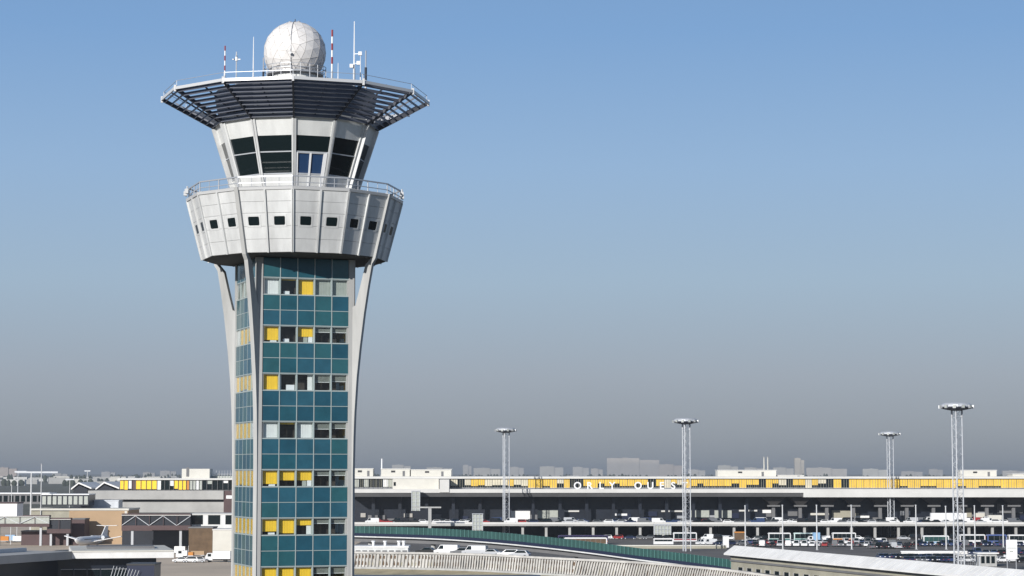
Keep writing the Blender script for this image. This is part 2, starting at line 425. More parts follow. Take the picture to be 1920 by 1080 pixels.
# --- railing of the gallery
m = MB()
for k in range(12):
    a0, a1 = k * 30, k * 30 + 30; rr = r_pt - .12
    for z, w in ((z_rail, .085), (lerp(z_pt, z_rail, .5), .05)):
        m.bar(P(a0, rr, z), P(a1, rr, z), w, 'steel')
    for t in (0, .25, .5, .75):
        p = P(a0, rr, 0).lerp(P(a1, rr, 0), t); m.tube(p + Vector((0, 0, z_pt - .1)), p + Vector((0, 0, z_rail)), .045 if t in (0, .5) else .022, 'steel', n=6)
m.build('railing', T)
for a in (-88, -78, 82, 92):           # floodlights clamped to the corners of the gallery
    m = MB(); p = P(a, r_pt + .05, z_pt + .25); m.tube(p, p + Vector((0, 0, .55)), .07, 'galv', n=6); d = P(a, 1)
    m.obox(p + d * .02 + Vector((-.16, -.16, .05)), (.24, 0, 0), (0, .24, 0), (0, 0, .3), 'post_white'); m.build('floodlight', T)

# --- cab
def cab(a0, a1, t, z, out=0):
    r = cab_r(z); p = P(a0, r, z).lerp(P(a1, r, z), t)
    if out:
        sl = math.atan2(RVI - r_wb, zvi - z_wb); p = p + (P((a0 + a1) / 2, 1) * math.cos(sl) - Vector((0, 0, math.sin(sl)))) * out
    return p
z_cb = z_pt - .1
for k in range(12):
    a0, a1 = k * 30 - 180, k * 30 - 150
    m = MB()
    facet_box(m, cab, a0, a1, .02, .98, z_wt + .02, zvi + .35, -.2, 0, 'white_panel')
    m.build('wall_panel', T)
    m = MB(); facet_box(m, cab, a0, a1, .02, .98, z_cb - .1, z_wb - .02, -.2, 0, 'white_panel'); m.build('sill_panel', T)
    m = MB()          # transom and jambs
    facet_box(m, cab, a0, a1, .05, .95, z_wb - .02, z_wb + .06, -.15, .03, 'galv')
    w = m.build('cab_window', T); m = MB(); facet_box(m, cab, a0, a1, .05, .95, z_wm - .035, z_wm + .035, -.12, .02, 'galv'); m.build('transom', w)
    door = (a0 == 0)
    for z0, z1 in ((z_wb + .06, z_wm - .035), (z_wm + .035, z_wt + .02)):
        m = MB(); facet_box(m, cab, a0, a1, .05, .95, z0, z1, -.09, -.03, 'blue_glass' if door and z0 < z_wm - .1 else 'dark_glass'); m.build('pane', w)
    m = MB()
    wd = .055 if a0 in (-90, 60) else .05
    pr_ = .30 if a0 in (-90, 60, 90, -120) else .10
    facet_box(m, cab, a0, a1, 0, wd, z_cb, zvi + .02, -.2, pr_, 'alu'); facet_box(m, cab, a0, a1, 1 - wd, 1, z_cb, zvi + .02, -.2, pr_, 'alu')
    m.build('mullion', T)
    if door:
        m = MB()
        for t in (.06, .44, .83):
            facet_box(m, cab, a0, a1, t, t + (.05 if t < .8 else .10), z_cb, z_wm - .04, -.02, .06, 'white')
        facet_box(m, cab, a0, a1, .06, .93, z_wm - .10, z_wm - .04, -.02, .05, 'galv'); m.build('door', T)
m = MB(); m.lathe([(.3, zvi + .25), (RVI - .2, zvi + .25), (RVI - .2, zvi + .45), (.3, zvi + .45)], 'shade_grey', 12); m.build('ceiling', T)

# --- visor
V = empty('visor', (0, 0, 0)); V.parent = T
def vis(a0, a1, t, v, out=0):
    r = lerp(RVI + .05, RV, v); z = lerp(zvi + .02, ZV, v); p = P(a0, r, z).lerp(P(a1, r, z), t)
    if out:
        sl = math.atan2(ZV - zvi, RV - RVI); p = p + (P((a0 + a1) / 2, 1) * (-math.sin(sl)) + Vector((0, 0, math.cos(sl)))) * out
    return p
NS = 9
for k in range(12):
    a0, a1 = k * 30 - 180, k * 30 - 150
    m = MB()
    for s_ in range(NS):
        c_ = (s_ + .5) / NS
        # each blade stands almost upright across the slope of the visor: dark outer side, pale inner side
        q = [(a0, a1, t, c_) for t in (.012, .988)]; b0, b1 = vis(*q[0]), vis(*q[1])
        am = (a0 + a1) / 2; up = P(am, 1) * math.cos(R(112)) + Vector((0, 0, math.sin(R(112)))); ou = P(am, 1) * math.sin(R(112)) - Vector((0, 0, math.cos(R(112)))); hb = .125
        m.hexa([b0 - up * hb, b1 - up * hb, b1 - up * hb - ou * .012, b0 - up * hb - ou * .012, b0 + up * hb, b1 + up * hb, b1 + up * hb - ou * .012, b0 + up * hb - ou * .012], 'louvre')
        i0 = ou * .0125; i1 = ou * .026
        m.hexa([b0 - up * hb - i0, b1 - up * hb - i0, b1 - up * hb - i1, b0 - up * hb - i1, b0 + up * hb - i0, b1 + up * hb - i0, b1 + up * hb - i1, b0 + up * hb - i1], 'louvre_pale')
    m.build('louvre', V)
    m = MB(); m.bar(vis(a0, a1, 0, 0, .02), vis(a0, a1, 0, 1, .02), .13, 'louvre_frame', h=.26)
    m.bar(vis(a0, a1, .5, 0, .2), vis(a0, a1, .5, .99, .2), .06, 'louvre_frame', h=.1)
    m.build('rafter', V)
    m = MB(); m.bar(P(a0, RV + .04, ZV + .02), P(a1, RV + .04, ZV + .02), .10, 'trim', h=.20)
    m.bar(P(a0, RV - .1, ZV + .55), P(a1, RV - .1, ZV + .55), .028, 'steel')
    m.bar(P(a0, RV - .1, ZV + .1), P(a0, RV - .1, ZV + .56), .04, 'galv'); m.bar(P(a0, RV + .02, ZV - .2), P(a0, RV + .02, ZV + .24), .15, 'trim')
    m.build('rim', V)
m = MB(); m.lathe([(.2, zvi + .5), (RVI - .25, zvi + .5), (RVI + .15, ZV + .5), (.2, ZV + .52)], 'louvre_frame', 12); m.build('roof', T)

# ------------------------------------------------------------------ radome and antennas on the roof
def tl(p):          # world point -> stays world; helper kept for clarity
    return p
rc = at(553.0, 99.3, TY); RR = 59.2 * TY / F
zroof = ZV + .4
rd = tag(empty('radome', (rc.x, rc.y, zroof), R(-2)), 'white faceted radar dome on the roof of the control tower', 'radar dome')
bm = bmesh.new(); bmesh.ops.create_icosphere(bm, subdivisions=3, radius=RR)
rng = random.Random(3)
bmesh.ops.rotate(bm, verts=bm.verts, cent=(0, 0, 0), matrix=Matrix.Rotation(.4, 3, 'X'))
geo = bmesh.ops.bisect_plane(bm, geom=bm.verts[:] + bm.edges[:] + bm.faces[:], plane_co=(0, 0, -RR * .66), plane_no=(0, 0, 1), clear_inner=True)
# merge pairs of facets into irregular panels: dissolve some edges, then flat-shade
bm.edges.ensure_lookup_table()
me = bpy.data.meshes.new('shell'); bm.to_mesh(me); me.materials.append(M['radome'])
sh = bpy.data.objects.new('shell', me); COL.objects.link(sh); sh.parent = rd; sh.location = (0, 0, rc.z - zroof)
m = MB()
for e in bm.edges:
    if rng.random() < .6: m.bar(e.verts[0].co * 1.0, e.verts[1].co * 1.0, .018, 'seam')
bm.free()
sm = m.build('seam_frame', sh)
zc = rc.z - zroof
m = MB(); m.lathe([(RR * .74, 0), (RR * .74, zc - RR * .66 + .02), (RR * .5, zc - RR * .66 + .02)], 'white_panel', 20, caps=False); m.build('collar', rd)
m = MB(); m.lathe([(RR * .76, zc - RR * .74), (RR * .92, zc - RR * .74), (RR * .92, zc - RR * .68), (RR * .76, zc - RR * .68)], 'steel', 20, caps=False)
for i in range(20):
    t = 2 * math.pi * i / 20; p = Vector((RR * 1.0 * math.sin(t), -RR * 1.0 * math.cos(t), 0)); m.tube(p, p + Vector((0, 0, zc - RR * .50)), .025, 'steel', n=5)
for z in (zc - RR * .50, zc - RR * .62): m.lathe([(RR * 1.0, z), (RR * 1.012, z), (RR * 1.012, z + .04), (RR * 1.0, z + .04)], 'steel', 20, caps=False)
m.build('guard_rail', rd)
m = MB()
for i in range(9):
    t0, t1 = R(-50 + i * 15.5), R(-50 + (i + 1) * 15.5); m.tube((0, -RR * 1.012 * math.cos(t0), zc + RR * 1.012 * math.sin(t0)), (0, -RR * 1.012 * math.cos(t1), zc + RR * 1.012 * math.sin(t1)), .022, 'steel', n=5)
m.tube((0, -RR * 1.01, zc - RR * .2), (0, -RR * 1.09, zc - RR * .2), .09, 'steel', n=6); m.tube((0, -RR * .98, 0), (0, -RR * .74, zc - RR * .64), .02, 'steel', n=5)
m.tube((0, 0, zc + RR - .02), (0, 0, zc + RR + .22), .03, 'black', n=5); m.tube((-.35, 0, zc + RR - .05), (-.35, 0, zc + RR + .05), .12, 'steel', n=6)
m.tube((.25, .1, zc + RR - .04), (.25, .1, zc + RR + .1), .1, 'steel', n=6)
m.build('lightning_rod', rd)

def antenna(px, ytop, Yd, kind, label, r=.06):
    top = at(px, ytop, TY + Yd); base = Vector((top.x, top.y, ZV + .45 if (top - Vector((TX, TY, top.z))).length < RVI else ZV - .35)); H = top.z - base.z
    t = tag(empty('antenna', base), label, 'antenna', 'antennas on the roof of the control tower')
    m = MB(); m.tube((0, 0, 0), (0, 0, H * .35), r * 1.1, 'galv', n=8); m.box(-.18, .18, -.18, .18, 0, .06, 'steel'); m.build('base', t)
    m = MB()
    if kind == 'banded':
        n = 6; k = ('white', 'red')
        for i in range(n): m.tube((0, 0, H * (.35 + .65 * i / n)), (0, 0, H * (.35 + .65 * (i + 1) / n)), r * (1 if i % 2 else .93), k[i % 2], n=8)
    elif kind == 'whip': m.tube((0, 0, H * .35), (0, 0, H), r * .8, 'white', r * .35, n=6)
    elif kind == 'cross':
        m.tube((0, 0, H * .35), (0, 0, H), r * .75, 'galv', n=6)
        m.bar((-.28, 0, H * .82), (.28, 0, H * .82), .07, 'white'); m.bar((0, -.25, H * .9), (0, .25, H * .9), .06, 'steel'); m.tube((0, 0, H * .78), (0, 0, H * .88), .1, 'white', n=8)
    elif kind == 'dark':
        m.tube((0, 0, H * .35), (0, 0, H), r * .7, 'steel', n=6); m.tube((0, 0, H * .3), (0, 0, H * .6), r * 1.3, 'louvre_frame', n=6)
    elif kind == 'array':
        m.tube((0, 0, H * .35), (0, 0, H), r * .8, 'white', r * .4, n=6)
        for z, x in ((.42, .3), (.55, .42), (.38, -.18)):
            m.bar((0, 0, H * z), (x, -.1, H * z), .05, 'galv'); m.obox((x - .12, -.2, H * z - .12), (.24, 0, 0), (0, .2, 0), (0, 0, .26), 'white')
    m.build('rod', t); return t
antenna(422, 86, -1.5, 'banded', 'red and white banded rod antenna at the outer roof end beside the crossbar antenna', .05)
antenna(443.5, 97, -.5, 'cross', 'short antenna carrying a crossbar between the banded rod and a thin whip')
antenna(475.5, 69, 1, 'whip', 'thin white whip antenna standing a little apart from the dome on the roof', .06)
antenna(494, 108, -1, 'dark', 'shortest dark antenna close against the side of the radar dome', .06)
antenna(623, 56, -1, 'banded', 'tallest red and white banded rod antenna close beside the white dome', .07)
antenna(664.5, 40, -.5, 'array', 'tallest thin white antenna with small dish boxes on brackets', .075)
antenna(676, 102, .5, 'whip', 'short white whip antenna between the bracketed antenna and a dark one', .05)
antenna(686, 95, -1, 'dark', 'dark thick-bodied antenna at the end of the roof farthest from the dome', .075)
antenna(634, 118, -1.5, 'whip', 'shortest white stub antenna beside the tall banded rod', .05)

# ------------------------------------------------------------------ light masts
def mast_mesh(Hm):
    leg = MB().tube((0, 0, 0), (0, 0, Hm), .15, 'galv', .13, n=8)
    return leg
def make_mast(px, ytop, Y, label):
    H = at(px, ytop, Y).z; X = at(px, ytop, Y).x
    t = tag(empty('light_mast', (X, Y, 0), R(12)), label, 'floodlight mast', 'tall floodlight masts around the terminal')
    rr = 1.35; ang = [90, 210, 330]
    for a in ang: 
        MB().tube(P(a, rr, 0), P(a, rr, H - 1.2), .17, 'galv', .15, n=8).build('leg', t)
    m = MB(); z = 1.5; i = 0
    while z < H - 3:
        for a, b in ((0, 1), (1, 2), (2, 0)):
            m.bar(P(ang[a], rr, z), P(ang[b], rr, z), .09, 'galv')
            if i % 2 == 0: m.bar(P(ang[a], rr, z), P(ang[b], rr, z + 2.2), .06, 'galv')
            else: m.bar(P(ang[b], rr, z), P(ang[a], rr, z + 2.2), .06, 'galv')
        z += 2.2; i += 1
    m.tube((0, 0, 0), (0, 0, H - 1.5), .06, 'steel', n=6)
    m.build('lattice', t)
    m = MB(); m.lathe([(1.0, H - 1.9), (3.3, H - 1.45), (3.75, H - 1.2), (3.75, H - 1.0), (1.0, H - 1.0)], 'louvre_frame', 20)
    for a in ang: m.tube(P(a, rr, H - 3.4), P(a, rr, H - 1.5), .24, 'steel', n=8)
    m.build('head_frame', t)
    m = MB(); m.lathe([(3.7, H - .98), (3.6, H - .5), (3.0, H - .12), (1.2, H), (.05, H)], 'galv', 20, caps=False); m.build('cap', t)
    for i in range(12):
        a = i * 30; m = MB(); d = P(a, 1); s_ = Vector((-d.y, d.x, 0))
        o = d * 3.55 - s_ * .35 + Vector((0, 0, H - 1.35)); m.obox(o, d * .55, s_ * .7, (0, 0, .75), 'steel'); m.obox(o + d * .56 + s_ * .06 + Vector((0, 0, .08)), d * .03, s_ * .58, (0, 0, .58), 'grey_blind')
        m.build('floodlight', t)
    return t
make_mast(1793, 755, 511, 'nearest and tallest floodlight mast, in front of the car park and long white roof')
make_mast(1285.5, 784, 667, 'white lattice floodlight mast standing by the last letter of the terminal name')
make_mast(948, 802, 798, 'white lattice floodlight mast between the stair tower and the terminal name')
make_mast(1668, 809, 815, 'floodlight mast in front of the yellow windowed end of the terminal')

# ------------------------------------------------------------------ terminal
TYF = 812.0            # the canopy edge
def tx(px, Y): return at(px, 960, Y).x
XL, XR = tx(652, TYF), 300.0
term = tag(empty('terminal_building', (0, TYF, 0)), 'long airport terminal with yellow blinds behind its top row of windows and a pale canopy', 'airport terminal')
def tz(y, dy=0): return zat(y, TYF + dy)
m = MB()
zc0, zc1, zc2 = tz(917), tz(924), tz(931.5)
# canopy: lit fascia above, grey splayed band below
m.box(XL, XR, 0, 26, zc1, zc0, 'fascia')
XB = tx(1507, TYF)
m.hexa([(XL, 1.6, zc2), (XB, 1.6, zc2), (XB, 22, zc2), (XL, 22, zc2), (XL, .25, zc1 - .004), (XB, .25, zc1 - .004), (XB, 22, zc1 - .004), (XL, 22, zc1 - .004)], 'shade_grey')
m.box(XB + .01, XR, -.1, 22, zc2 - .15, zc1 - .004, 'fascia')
m.build('canopy', term)
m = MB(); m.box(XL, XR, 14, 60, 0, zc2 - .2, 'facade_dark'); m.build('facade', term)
zu0, zu1, zrf = zc0 + .1, tz(897.5, 9), tz(893.5, 9)
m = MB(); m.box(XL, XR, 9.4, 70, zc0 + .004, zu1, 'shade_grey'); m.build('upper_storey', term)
m = MB(); m.box(XL - 1, XR, 8.2, 71, zu1 + .004, zrf, 'fascia'); m.build('roof', term)
# windows of the upper storey
wy = 9.0
def tw(px0, px1, state, share=1.):
    m = MB(); x0, x1 = tx(px0, TYF + wy), tx(px1, TYF + wy); z0, z1 = tz(914.5, wy), zu1 - .15
    m.box(x0, x1 - .12, wy, wy + .3, z0 - .25, z0, 'steel'); m.box(x1 - .11, x1, wy - .06, wy + .3, z0 - .25, z1, 'shade_grey')
    zb = lerp(z1, z0, share) if state else z1
    if state: m.box(x0, x1 - .12, wy + .12, wy + .2, zb, z1, state)
    if share < 1 or not state: m.box(x0, x1 - .12, wy + .15, wy + .25, z0, zb if state else z1, 'dark_glass')
    for q_ in (1 / 3, 2 / 3): xm = lerp(x0, x1, q_); m.box(xm - .05, xm + .05, wy - .03, wy + .11, z0, z1, 'beige_wall')
    return m.build('window', term)
x = 845.0; pal = random.Random(11)
while x < 1925:
    w = pal.uniform(11, 15.5)
    q = pal.random()
    if x > 1545: tw(x, x + w, 'terminal_blind' if q < .92 else None, pal.choice((1, 1, 1, .8)))
    elif x < 945: tw(x, x + w, 'terminal_blind' if q < .5 else 'cream_blind' if q < .85 else None, pal.choice((1, .8, .7)))
    elif 1440 < x: tw(x, x + w, 'terminal_blind' if q < .5 else 'cream_blind' if q < .75 else None, pal.choice((1, .7, .5)))
    else: tw(x, x + w, 'terminal_blind' if q < .74 else 'cream_blind' if q < .88 else None, pal.choice((1, .8, .65, .5)))
    x += w
x = 655.0
while x < 733:
    tw(x, x + 9, 'grey_blind' if pal.random() < .3 else 'white_blind' if pal.random() < .15 else None, .9); x += 9
m = MB(); m.box(tx(735, TYF), tx(822, TYF), 3, 9.3, zc0 + .005, tz(898), 'cream'); m.box(tx(737, TYF), tx(741, TYF), 2.9, 2.99, tz(911), tz(904), 'dark_glass')
m.box(tx(824, TYF), tx(842, TYF), -.4, 9.3, tz(923), tz(899), 'fascia'); m.build('penthouse', term)
# columns of the dark lower front
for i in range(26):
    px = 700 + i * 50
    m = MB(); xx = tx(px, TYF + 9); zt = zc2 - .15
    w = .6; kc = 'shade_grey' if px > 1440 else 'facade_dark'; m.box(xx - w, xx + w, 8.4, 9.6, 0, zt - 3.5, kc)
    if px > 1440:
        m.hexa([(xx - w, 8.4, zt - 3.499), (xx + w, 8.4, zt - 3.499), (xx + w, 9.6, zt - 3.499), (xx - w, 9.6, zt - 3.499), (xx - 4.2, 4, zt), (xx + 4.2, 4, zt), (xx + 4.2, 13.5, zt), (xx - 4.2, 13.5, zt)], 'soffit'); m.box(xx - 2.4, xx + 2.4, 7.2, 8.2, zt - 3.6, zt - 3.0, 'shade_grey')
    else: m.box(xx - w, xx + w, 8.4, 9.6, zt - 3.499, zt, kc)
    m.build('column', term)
# glass fronts, signs and doors seen under the canopy
for px0, px1, y0, y1, k in ((958, 994, 958, 974, 'white_blind'), (1008, 1046, 957, 972, 'grey_blind'), (1058, 1086, 957, 960, 'fascia'), (1152, 1176, 963, 967, 'white'), (1296, 1330, 957, 970, 'grey_blind'),
                            (1340, 1372, 957, 971, 'grey_blind'), (1386, 1420, 956, 959, 'fascia'), (1430, 1446, 956, 962, 'white_blind'), (1240, 1282, 957, 960, 'fascia'), (1520, 1555, 962, 966, 'cream'), (1560, 1596, 957, 972, 'beige_wall'), (1602, 1630, 967, 971, 'white_blind'), (1812, 1822, 952, 978, 'beige_wall'), (1830, 1862, 962, 976, 'cream'), (1870, 1918, 945, 962, 'shade_grey'), (690, 722, 966, 974, 'shade_grey')):
    m = MB(); m.box(tx(px0, TYF + 13), tx(px1, TYF + 13), 13.2, 13.97, tz(y1, 13), tz(y0, 13), k); m.build('shopfront', term)
sr = random.Random(31); px = 676.0
while px < 1915:
    w_ = sr.uniform(9, 30)
    if sr.random() < .5:
        y1 = sr.uniform(966, 976); y0 = y1 - sr.uniform(3, 10); m = MB(); m.box(tx(px, TYF + 13), tx(px + w_, TYF + 13), 13.5, 13.99, tz(y1, 13), tz(y0, 13), sr.choice(('shade_grey', 'concrete', 'navy', 'steel', 'beige_wall', 'grey_blind'))); m.build('shopfront', term)
    if sr.random() < .55 and px > 1180:
        y1 = sr.uniform(1001, 1003.5); y0 = sr.uniform(988, 996); m = MB(); m.box(tx(px, TYF + 13), tx(px + w_, TYF + 13), 13.3, 13.98, max(.02, tz(y1, 13)), tz(y0, 13), sr.choice(('shade_grey', 'concrete', 'concrete', 'navy', 'steel', 'beige_wall'))); m.build('shopfront', term)
    px += w_ + sr.uniform(2, 14)

# rooftop plant rooms
def plant_room(px0, px1, y0, label, Y=845, k='cream', h=None):
    z1 = zat(y0, Y); x0, x1 = tx(px0, Y), tx(px1, Y); t = tag(empty('plant_room', ((x0 + x1) / 2, Y, zrf)), label, 'plant room', 'plant rooms on the terminal roof')
    w = (x1 - x0) / 2; z1 -= zrf
    MB().box(-w, w, 0, 9, 0, z1 - .25, k).build('wall', t); MB().box(-w - .2, w + .2, -.2, 9.2, z1 - .246, z1, 'fascia').build('roof', t)
    m = MB(); m.box(-w * .3, -w * .3 + 1.6, -.06, -.01, z1 * .5, z1 * .75, 'black'); m.box(w * .5, w * .5 + .9, -.06, -.01, .05, z1 * .7, 'shade_grey'); m.build('vent', t)
    return t
plant_room(655, 699, 878, 'pale plant room half hidden by the tower on the terminal roof')
plant_room(714, 768, 878.5, 'cream plant room with a dark vent beside the white penthouse on the roof')
plant_room(770, 846, 880, 'long cream plant room near the first yellow windows of the roof')
plant_room(1346, 1456, 881, 'longest cream plant room on the roof, behind the last letter of the name')
plant_room(1459, 1508, 890.5, 'lowest white plant room, like a strip, beside the long cream one')
plant_room(1802, 1870, 881, 'cream plant room beside the nearest floodlight mast', k='cream')
plant_room(1900, 1960, 888, 'pale plant room cut off by the edge of the photo')
m = MB(); p = at(716, 860, 850); m.tube((0, 0, 0), (0, 0, p.z - zrf), .35, 'white', .25); m.tube((0, 0, 0), (0, 0, .6), .6, 'steel')
tag(m.build('flue', loc=(p.x, 850, zrf)), 'slender white flue rising from the terminal roof beside the tower', 'flue')

# the name on the canopy
sg = tag(empty('rooftop_sign', (0, TYF + .6, zc0)), 'white letters ORLY OUEST standing in a row on the terminal canopy', 'sign')
for ch, px in zip('ORLYOUEST', (1083, 1105.5, 1127.5, 1148, 1196.5, 1219.5, 1241, 1262.5, 1284)):
    cu = bpy.data.curves.new('letter', 'FONT'); cu.body = ch; cu.size = 3.55; cu.extrude = .14; cu.offset = .085; cu.align_x = 'CENTER'
    tmp = bpy.data.objects.new('letter_tmp', cu); COL.objects.link(tmp); bpy.context.view_layer.update()
    me = bpy.data.meshes.new_from_object(tmp.evaluated_get(bpy.context.evaluated_depsgraph_get())); COL.objects.unlink(tmp); bpy.data.objects.remove(tmp)
    me.materials.clear(); me.materials.append(M['white'])
    o = bpy.data.objects.new('letter', me); COL.objects.link(o); o.parent = sg; o.location = (tx(px, TYF + .6), 0, .12); o.rotation_euler = (math.pi / 2, 0, 0)
MB().box(tx(1072, TYF), tx(1296, TYF), -.1, .1, -.0, .115, 'steel').build('support_rail', sg)

# upper road in front of the terminal
YD0, YD1 = 789.0, 825.5
ZD = zat(981.5, YD0)
m = MB(); m.box(XL - 4, XR, YD0, YD1, ZD - .9, ZD - .3, 'concrete_far'); m.box(XL - 4, XR, YD0 + .4, YD1, ZD - .296, ZD - .2, 'asphalt'); struct(m.build('upper_road'))
m = MB(); m.box(XL - 4, XR, YD0 - .1, YD0 + .25, ZD - .295, ZD + .45, 'fascia')
x = XL
tag(m.build('parapet'), 'low pale parapet wall along the edge of the upper road', 'parapet')
for i in range(22):
    px = 980 + i * 44; m = MB(); xx = tx(px, YD0 + 2); m.box(xx - .45, xx + .45, YD0 + 1.6, YD0 + 2.6, 0, ZD - 1.304, 'concrete_far'); m.box(xx - 1.1, xx + 1.1, YD0 + 1, YD0 + 4, ZD - 1.3, ZD - .904, 'concrete_far')
    struct(m.build('pillar'))
# stair tower, hanging glazed box and gantry
def lattice_tower(px0, px1, y0, y1, Y, name, label, cat):
    p0, p1 = at(px0, y0, Y), at(px1, y1, Y); w = p1.x - p0.x; zb = max(p1.z, 0)
    t = tag(empty(name, (p0.x, Y, zb)), label, cat); H = p0.z - zb
    m = MB(); n = max(2, int(w / 1.1))
    for i in range(n + 1):
        for dy in (0, 2.5): m.box(w * i / n - .1, w * i / n + .1, dy - .1, dy + .1, 0, H, 'galv')
    z = .6
    while z < H:
        m.box(-.12, w + .12, -.14, -.105, z, z + .14, 'galv'); z += 1.3
    m.build('frame', t); MB().box(.11, w - .11, .12, 2.38, .1, H - .2, 'grey_blind').build('glazing', t); MB().box(-.2, w + .2, -.3, 2.8, H + .001, H + .2, 'galv').build('roof', t)
    return t
lattice_tower(772, 787, 921, 958, TYF - 1.5 - 2.9, 'glazed_lift_shaft', 'narrow pale glazed shaft hanging below the canopy beside the tower', 'lift shaft')
lattice_tower(886, 905, 964, 995, 770, 'stair_tower', 'pale barred stair tower beside the upper road', 'stair tower')
lattice_tower(1227, 1258, 984, 1003, 765, 'luggage_shelter', 'square pale barred shelter on the forecourt behind the first floodlight mast from the name', 'shelter')
p = at(806, 950, 775); t = tag(empty('gantry', (p.x, 775, 0)), 'T shaped pale gantry over the upper road near the stair tower', 'gantry')
MB().box(-.55, .55, -.4, .4, 0, p.z - .5, 'concrete_light').build('post', t); MB().box(-6, 4, -.6, .6, p.z - .496, p.z, 'concrete_light').build('crossbeam', t)

# ------------------------------------------------------------------ left wing of the terminal
WY = 770.0
wing = tag(empty('terminal_wing', (0, WY, 0)), 'concrete terminal wing with yellow blinds on top, behind the tower and the tan building', 'terminal wing')
def wx(px, dy=0): return at(px, 930, WY + dy).x
def wz(y, dy=0): return zat(y, WY + dy)
MB().box(wx(165), wx(419), 0, 40, wz(936.5), wz(920), 'concrete_far').build('upper_slab', wing)
MB().box(wx(220), wx(419), 1, 40, wz(961), wz(941.5), 'concrete_far').build('lower_slab', wing)
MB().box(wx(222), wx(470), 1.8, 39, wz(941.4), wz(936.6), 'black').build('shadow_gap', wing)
MB().box(wx(419) + .05, wx(480), .5, 40, wz(962), wz(920.1), 'maroon').build('end_block', wing)
MB().box(wx(424), wx(480), .2, .49, wz(935), wz(929), 'white').build('sign_panel', wing)
MB().box(wx(224, 6), wx(480, 6), 6.6, 30, wz(920) + .004, wz(900, 6), 'shade_grey').build('upper_storey', wing)
MB().box(wx(220, 6), wx(480, 6), 5.4, 31, wz(899.9, 6), wz(896.8, 6), 'fascia').build('roof', wing)
def ww(px0, px1, k, share=1.):
    m = MB(); x0, x1 = wx(px0, 6), wx(px1, 6); z0, z1 = wz(918, 6), wz(900.4, 6); zb = lerp(z1, z0, share)
    m.box(x1 - .14, x1, 5.9, 6.4, z0, z1, 'shade_grey')
    if k: m.box(x0, x1 - .15, 6.2, 6.3, zb, z1, k)
    if not k or share < 1: m.box(x0, x1 - .15, 6.32, 6.4, z0, z1, 'dark_glass')
    m.build('window', wing)
for px0, px1, k, s_ in ((225, 232, Y_, .95), (232, 240, Y_, 1), (240, 247, W_, .9), (247, 254, 'maroon', 1), (254, 264, Y_, .95), (264, 274, Y_, .95), (274, 284, Y_, .95), (284, 294, Y_, .95), (294, 302, W_, 1), (302, 309, None, 1), (309, 318, None, 1),
                        (318, 326, W_, .6), (326, 334, Y_, .9), (334, 342, Y_, 1), (342, 349, Y_, 1), (349, 355, 'orange', 1), (355, 361, G_, 1), (361, 367, G_, 1), (367, 373, W_, 1), (373, 379, G_, 1), (379, 388, None, 1), (388, 398, G_, .4), (398, 408, None, 1), (408, 418, None, 1), (418, 428, W_, .3), (428, 440, None, 1), (440, 452, None, 1)):
    ww(px0, px1, k, s_)
pr = at(341, 879, WY + 10); x1 = at(393, 879, WY + 10).x; z0 = wz(896.8, 6)
t = tag(empty('plant_room', (pr.x, WY + 10, z0)), 'cream boxy plant room on the roof of the terminal wing beside the tower', 'plant room', 'plant rooms on the wing roof')
MB().box(0, x1 - pr.x, 0, 8, .0, pr.z - z0, 'cream').build('wall', t); MB().box(1.6, 2.6, -.1, -.01, .6, pr.z - z0 + .5, 'shade_grey').build('duct', t)
pr = at(395, 882, WY + 14)
m = MB()
for i in range(9): m.box(i * 1.0, i * 1.0 + .12, 0, .12, 0, pr.z - z0, 'steel')
m.box(0, 8.2, .13, .2, (pr.z - z0) * .5, (pr.z - z0) * .55, 'steel'); m.box(0, 8.2, .2, 4, 0, .8, 'grey_blind')
tag(m.build('roof_screen', loc=(pr.x, WY + 14, z0)), 'low grey slatted screen on the wing roof between plant room and tower', 'roof screen')

# tan building, jet bridges and the buildings beside the apron
Yb = 735.0
t = tag(empty('tan_building', (at(130, 960, Yb).x, Yb, 0)), 'tan windowless building behind the white aircraft', 'building'); x1 = at(240, 960, Yb).x - at(130, 960, Yb).x; zt = zat(957, Yb); xl = at(58, 960, Yb).x - at(130, 960, Yb).x
MB().box(0, x1, 0, 22, 0, zt, 'tan').build('wall', t); MB().box(xl, x1 + .3, -.3, 22, zt + .004, zat(953.5, Yb), 'cream').build('roof', t); MB().box(xl, -.01, .4, 22, 0, zt, 'beige_wall').build('side_wall', t)
MB().box(x1 - 1.1, x1 - .3, -.12, -.01, 0, zt - .2, 'cream').build('pilaster', t)
def jet_bridge(px0, px1, y0, y1, Y, label, glass='facade_dark', k='maroon', diag=True):
    p0, p1 = at(px0, y0, Y), at(px1, y1, Y); L = p1.x - p0.x; H = p0.z - p1.z
    t = tag(empty('jet_bridge', (p0.x, Y, 0)), label, 'jet bridge', 'boarding bridges beside the apron'); z = p1.z
    m = MB(); m.box(0, L, .2, 3.0, z, z + H * .28, k); m.box(0, L, .2, 3.0, z + H * .86, z + H, k); m.build('body', t)
    MB().box(.1, L - .1, .5, 2.7, z + H * .28, z + H * .86, glass).build('glazing', t)
    m = MB(); n = max(2, int(L / 4))
    for i in range(n):
        a, b = L * i / n, L * (i + 1) / n
        if diag: m.bar((a, .1, z + H * .28), (b, .1, z + H * .86), .16, 'galv') if i % 2 == 0 else m.bar((a, .1, z + H * .86), (b, .1, z + H * .28), .16, 'galv')
        m.bar((a + .1, .05, z + H * .28), (a + .1, .05, z + H * .86), .14, k)
    m.bar((0, .0, z + H * .90), (L, .0, z + H * .90), .18, 'fascia')
    m.build('truss', t)
    for x in (L * .15, L * .85): MB().box(x - .35, x + .35, 1, 2, 0, z - .004, 'steel').build('support', t)
jet_bridge(228, 357, 963, 994, 640, 'dark jet bridge with diagonal braces beside the tan building', glass='facade_dark')
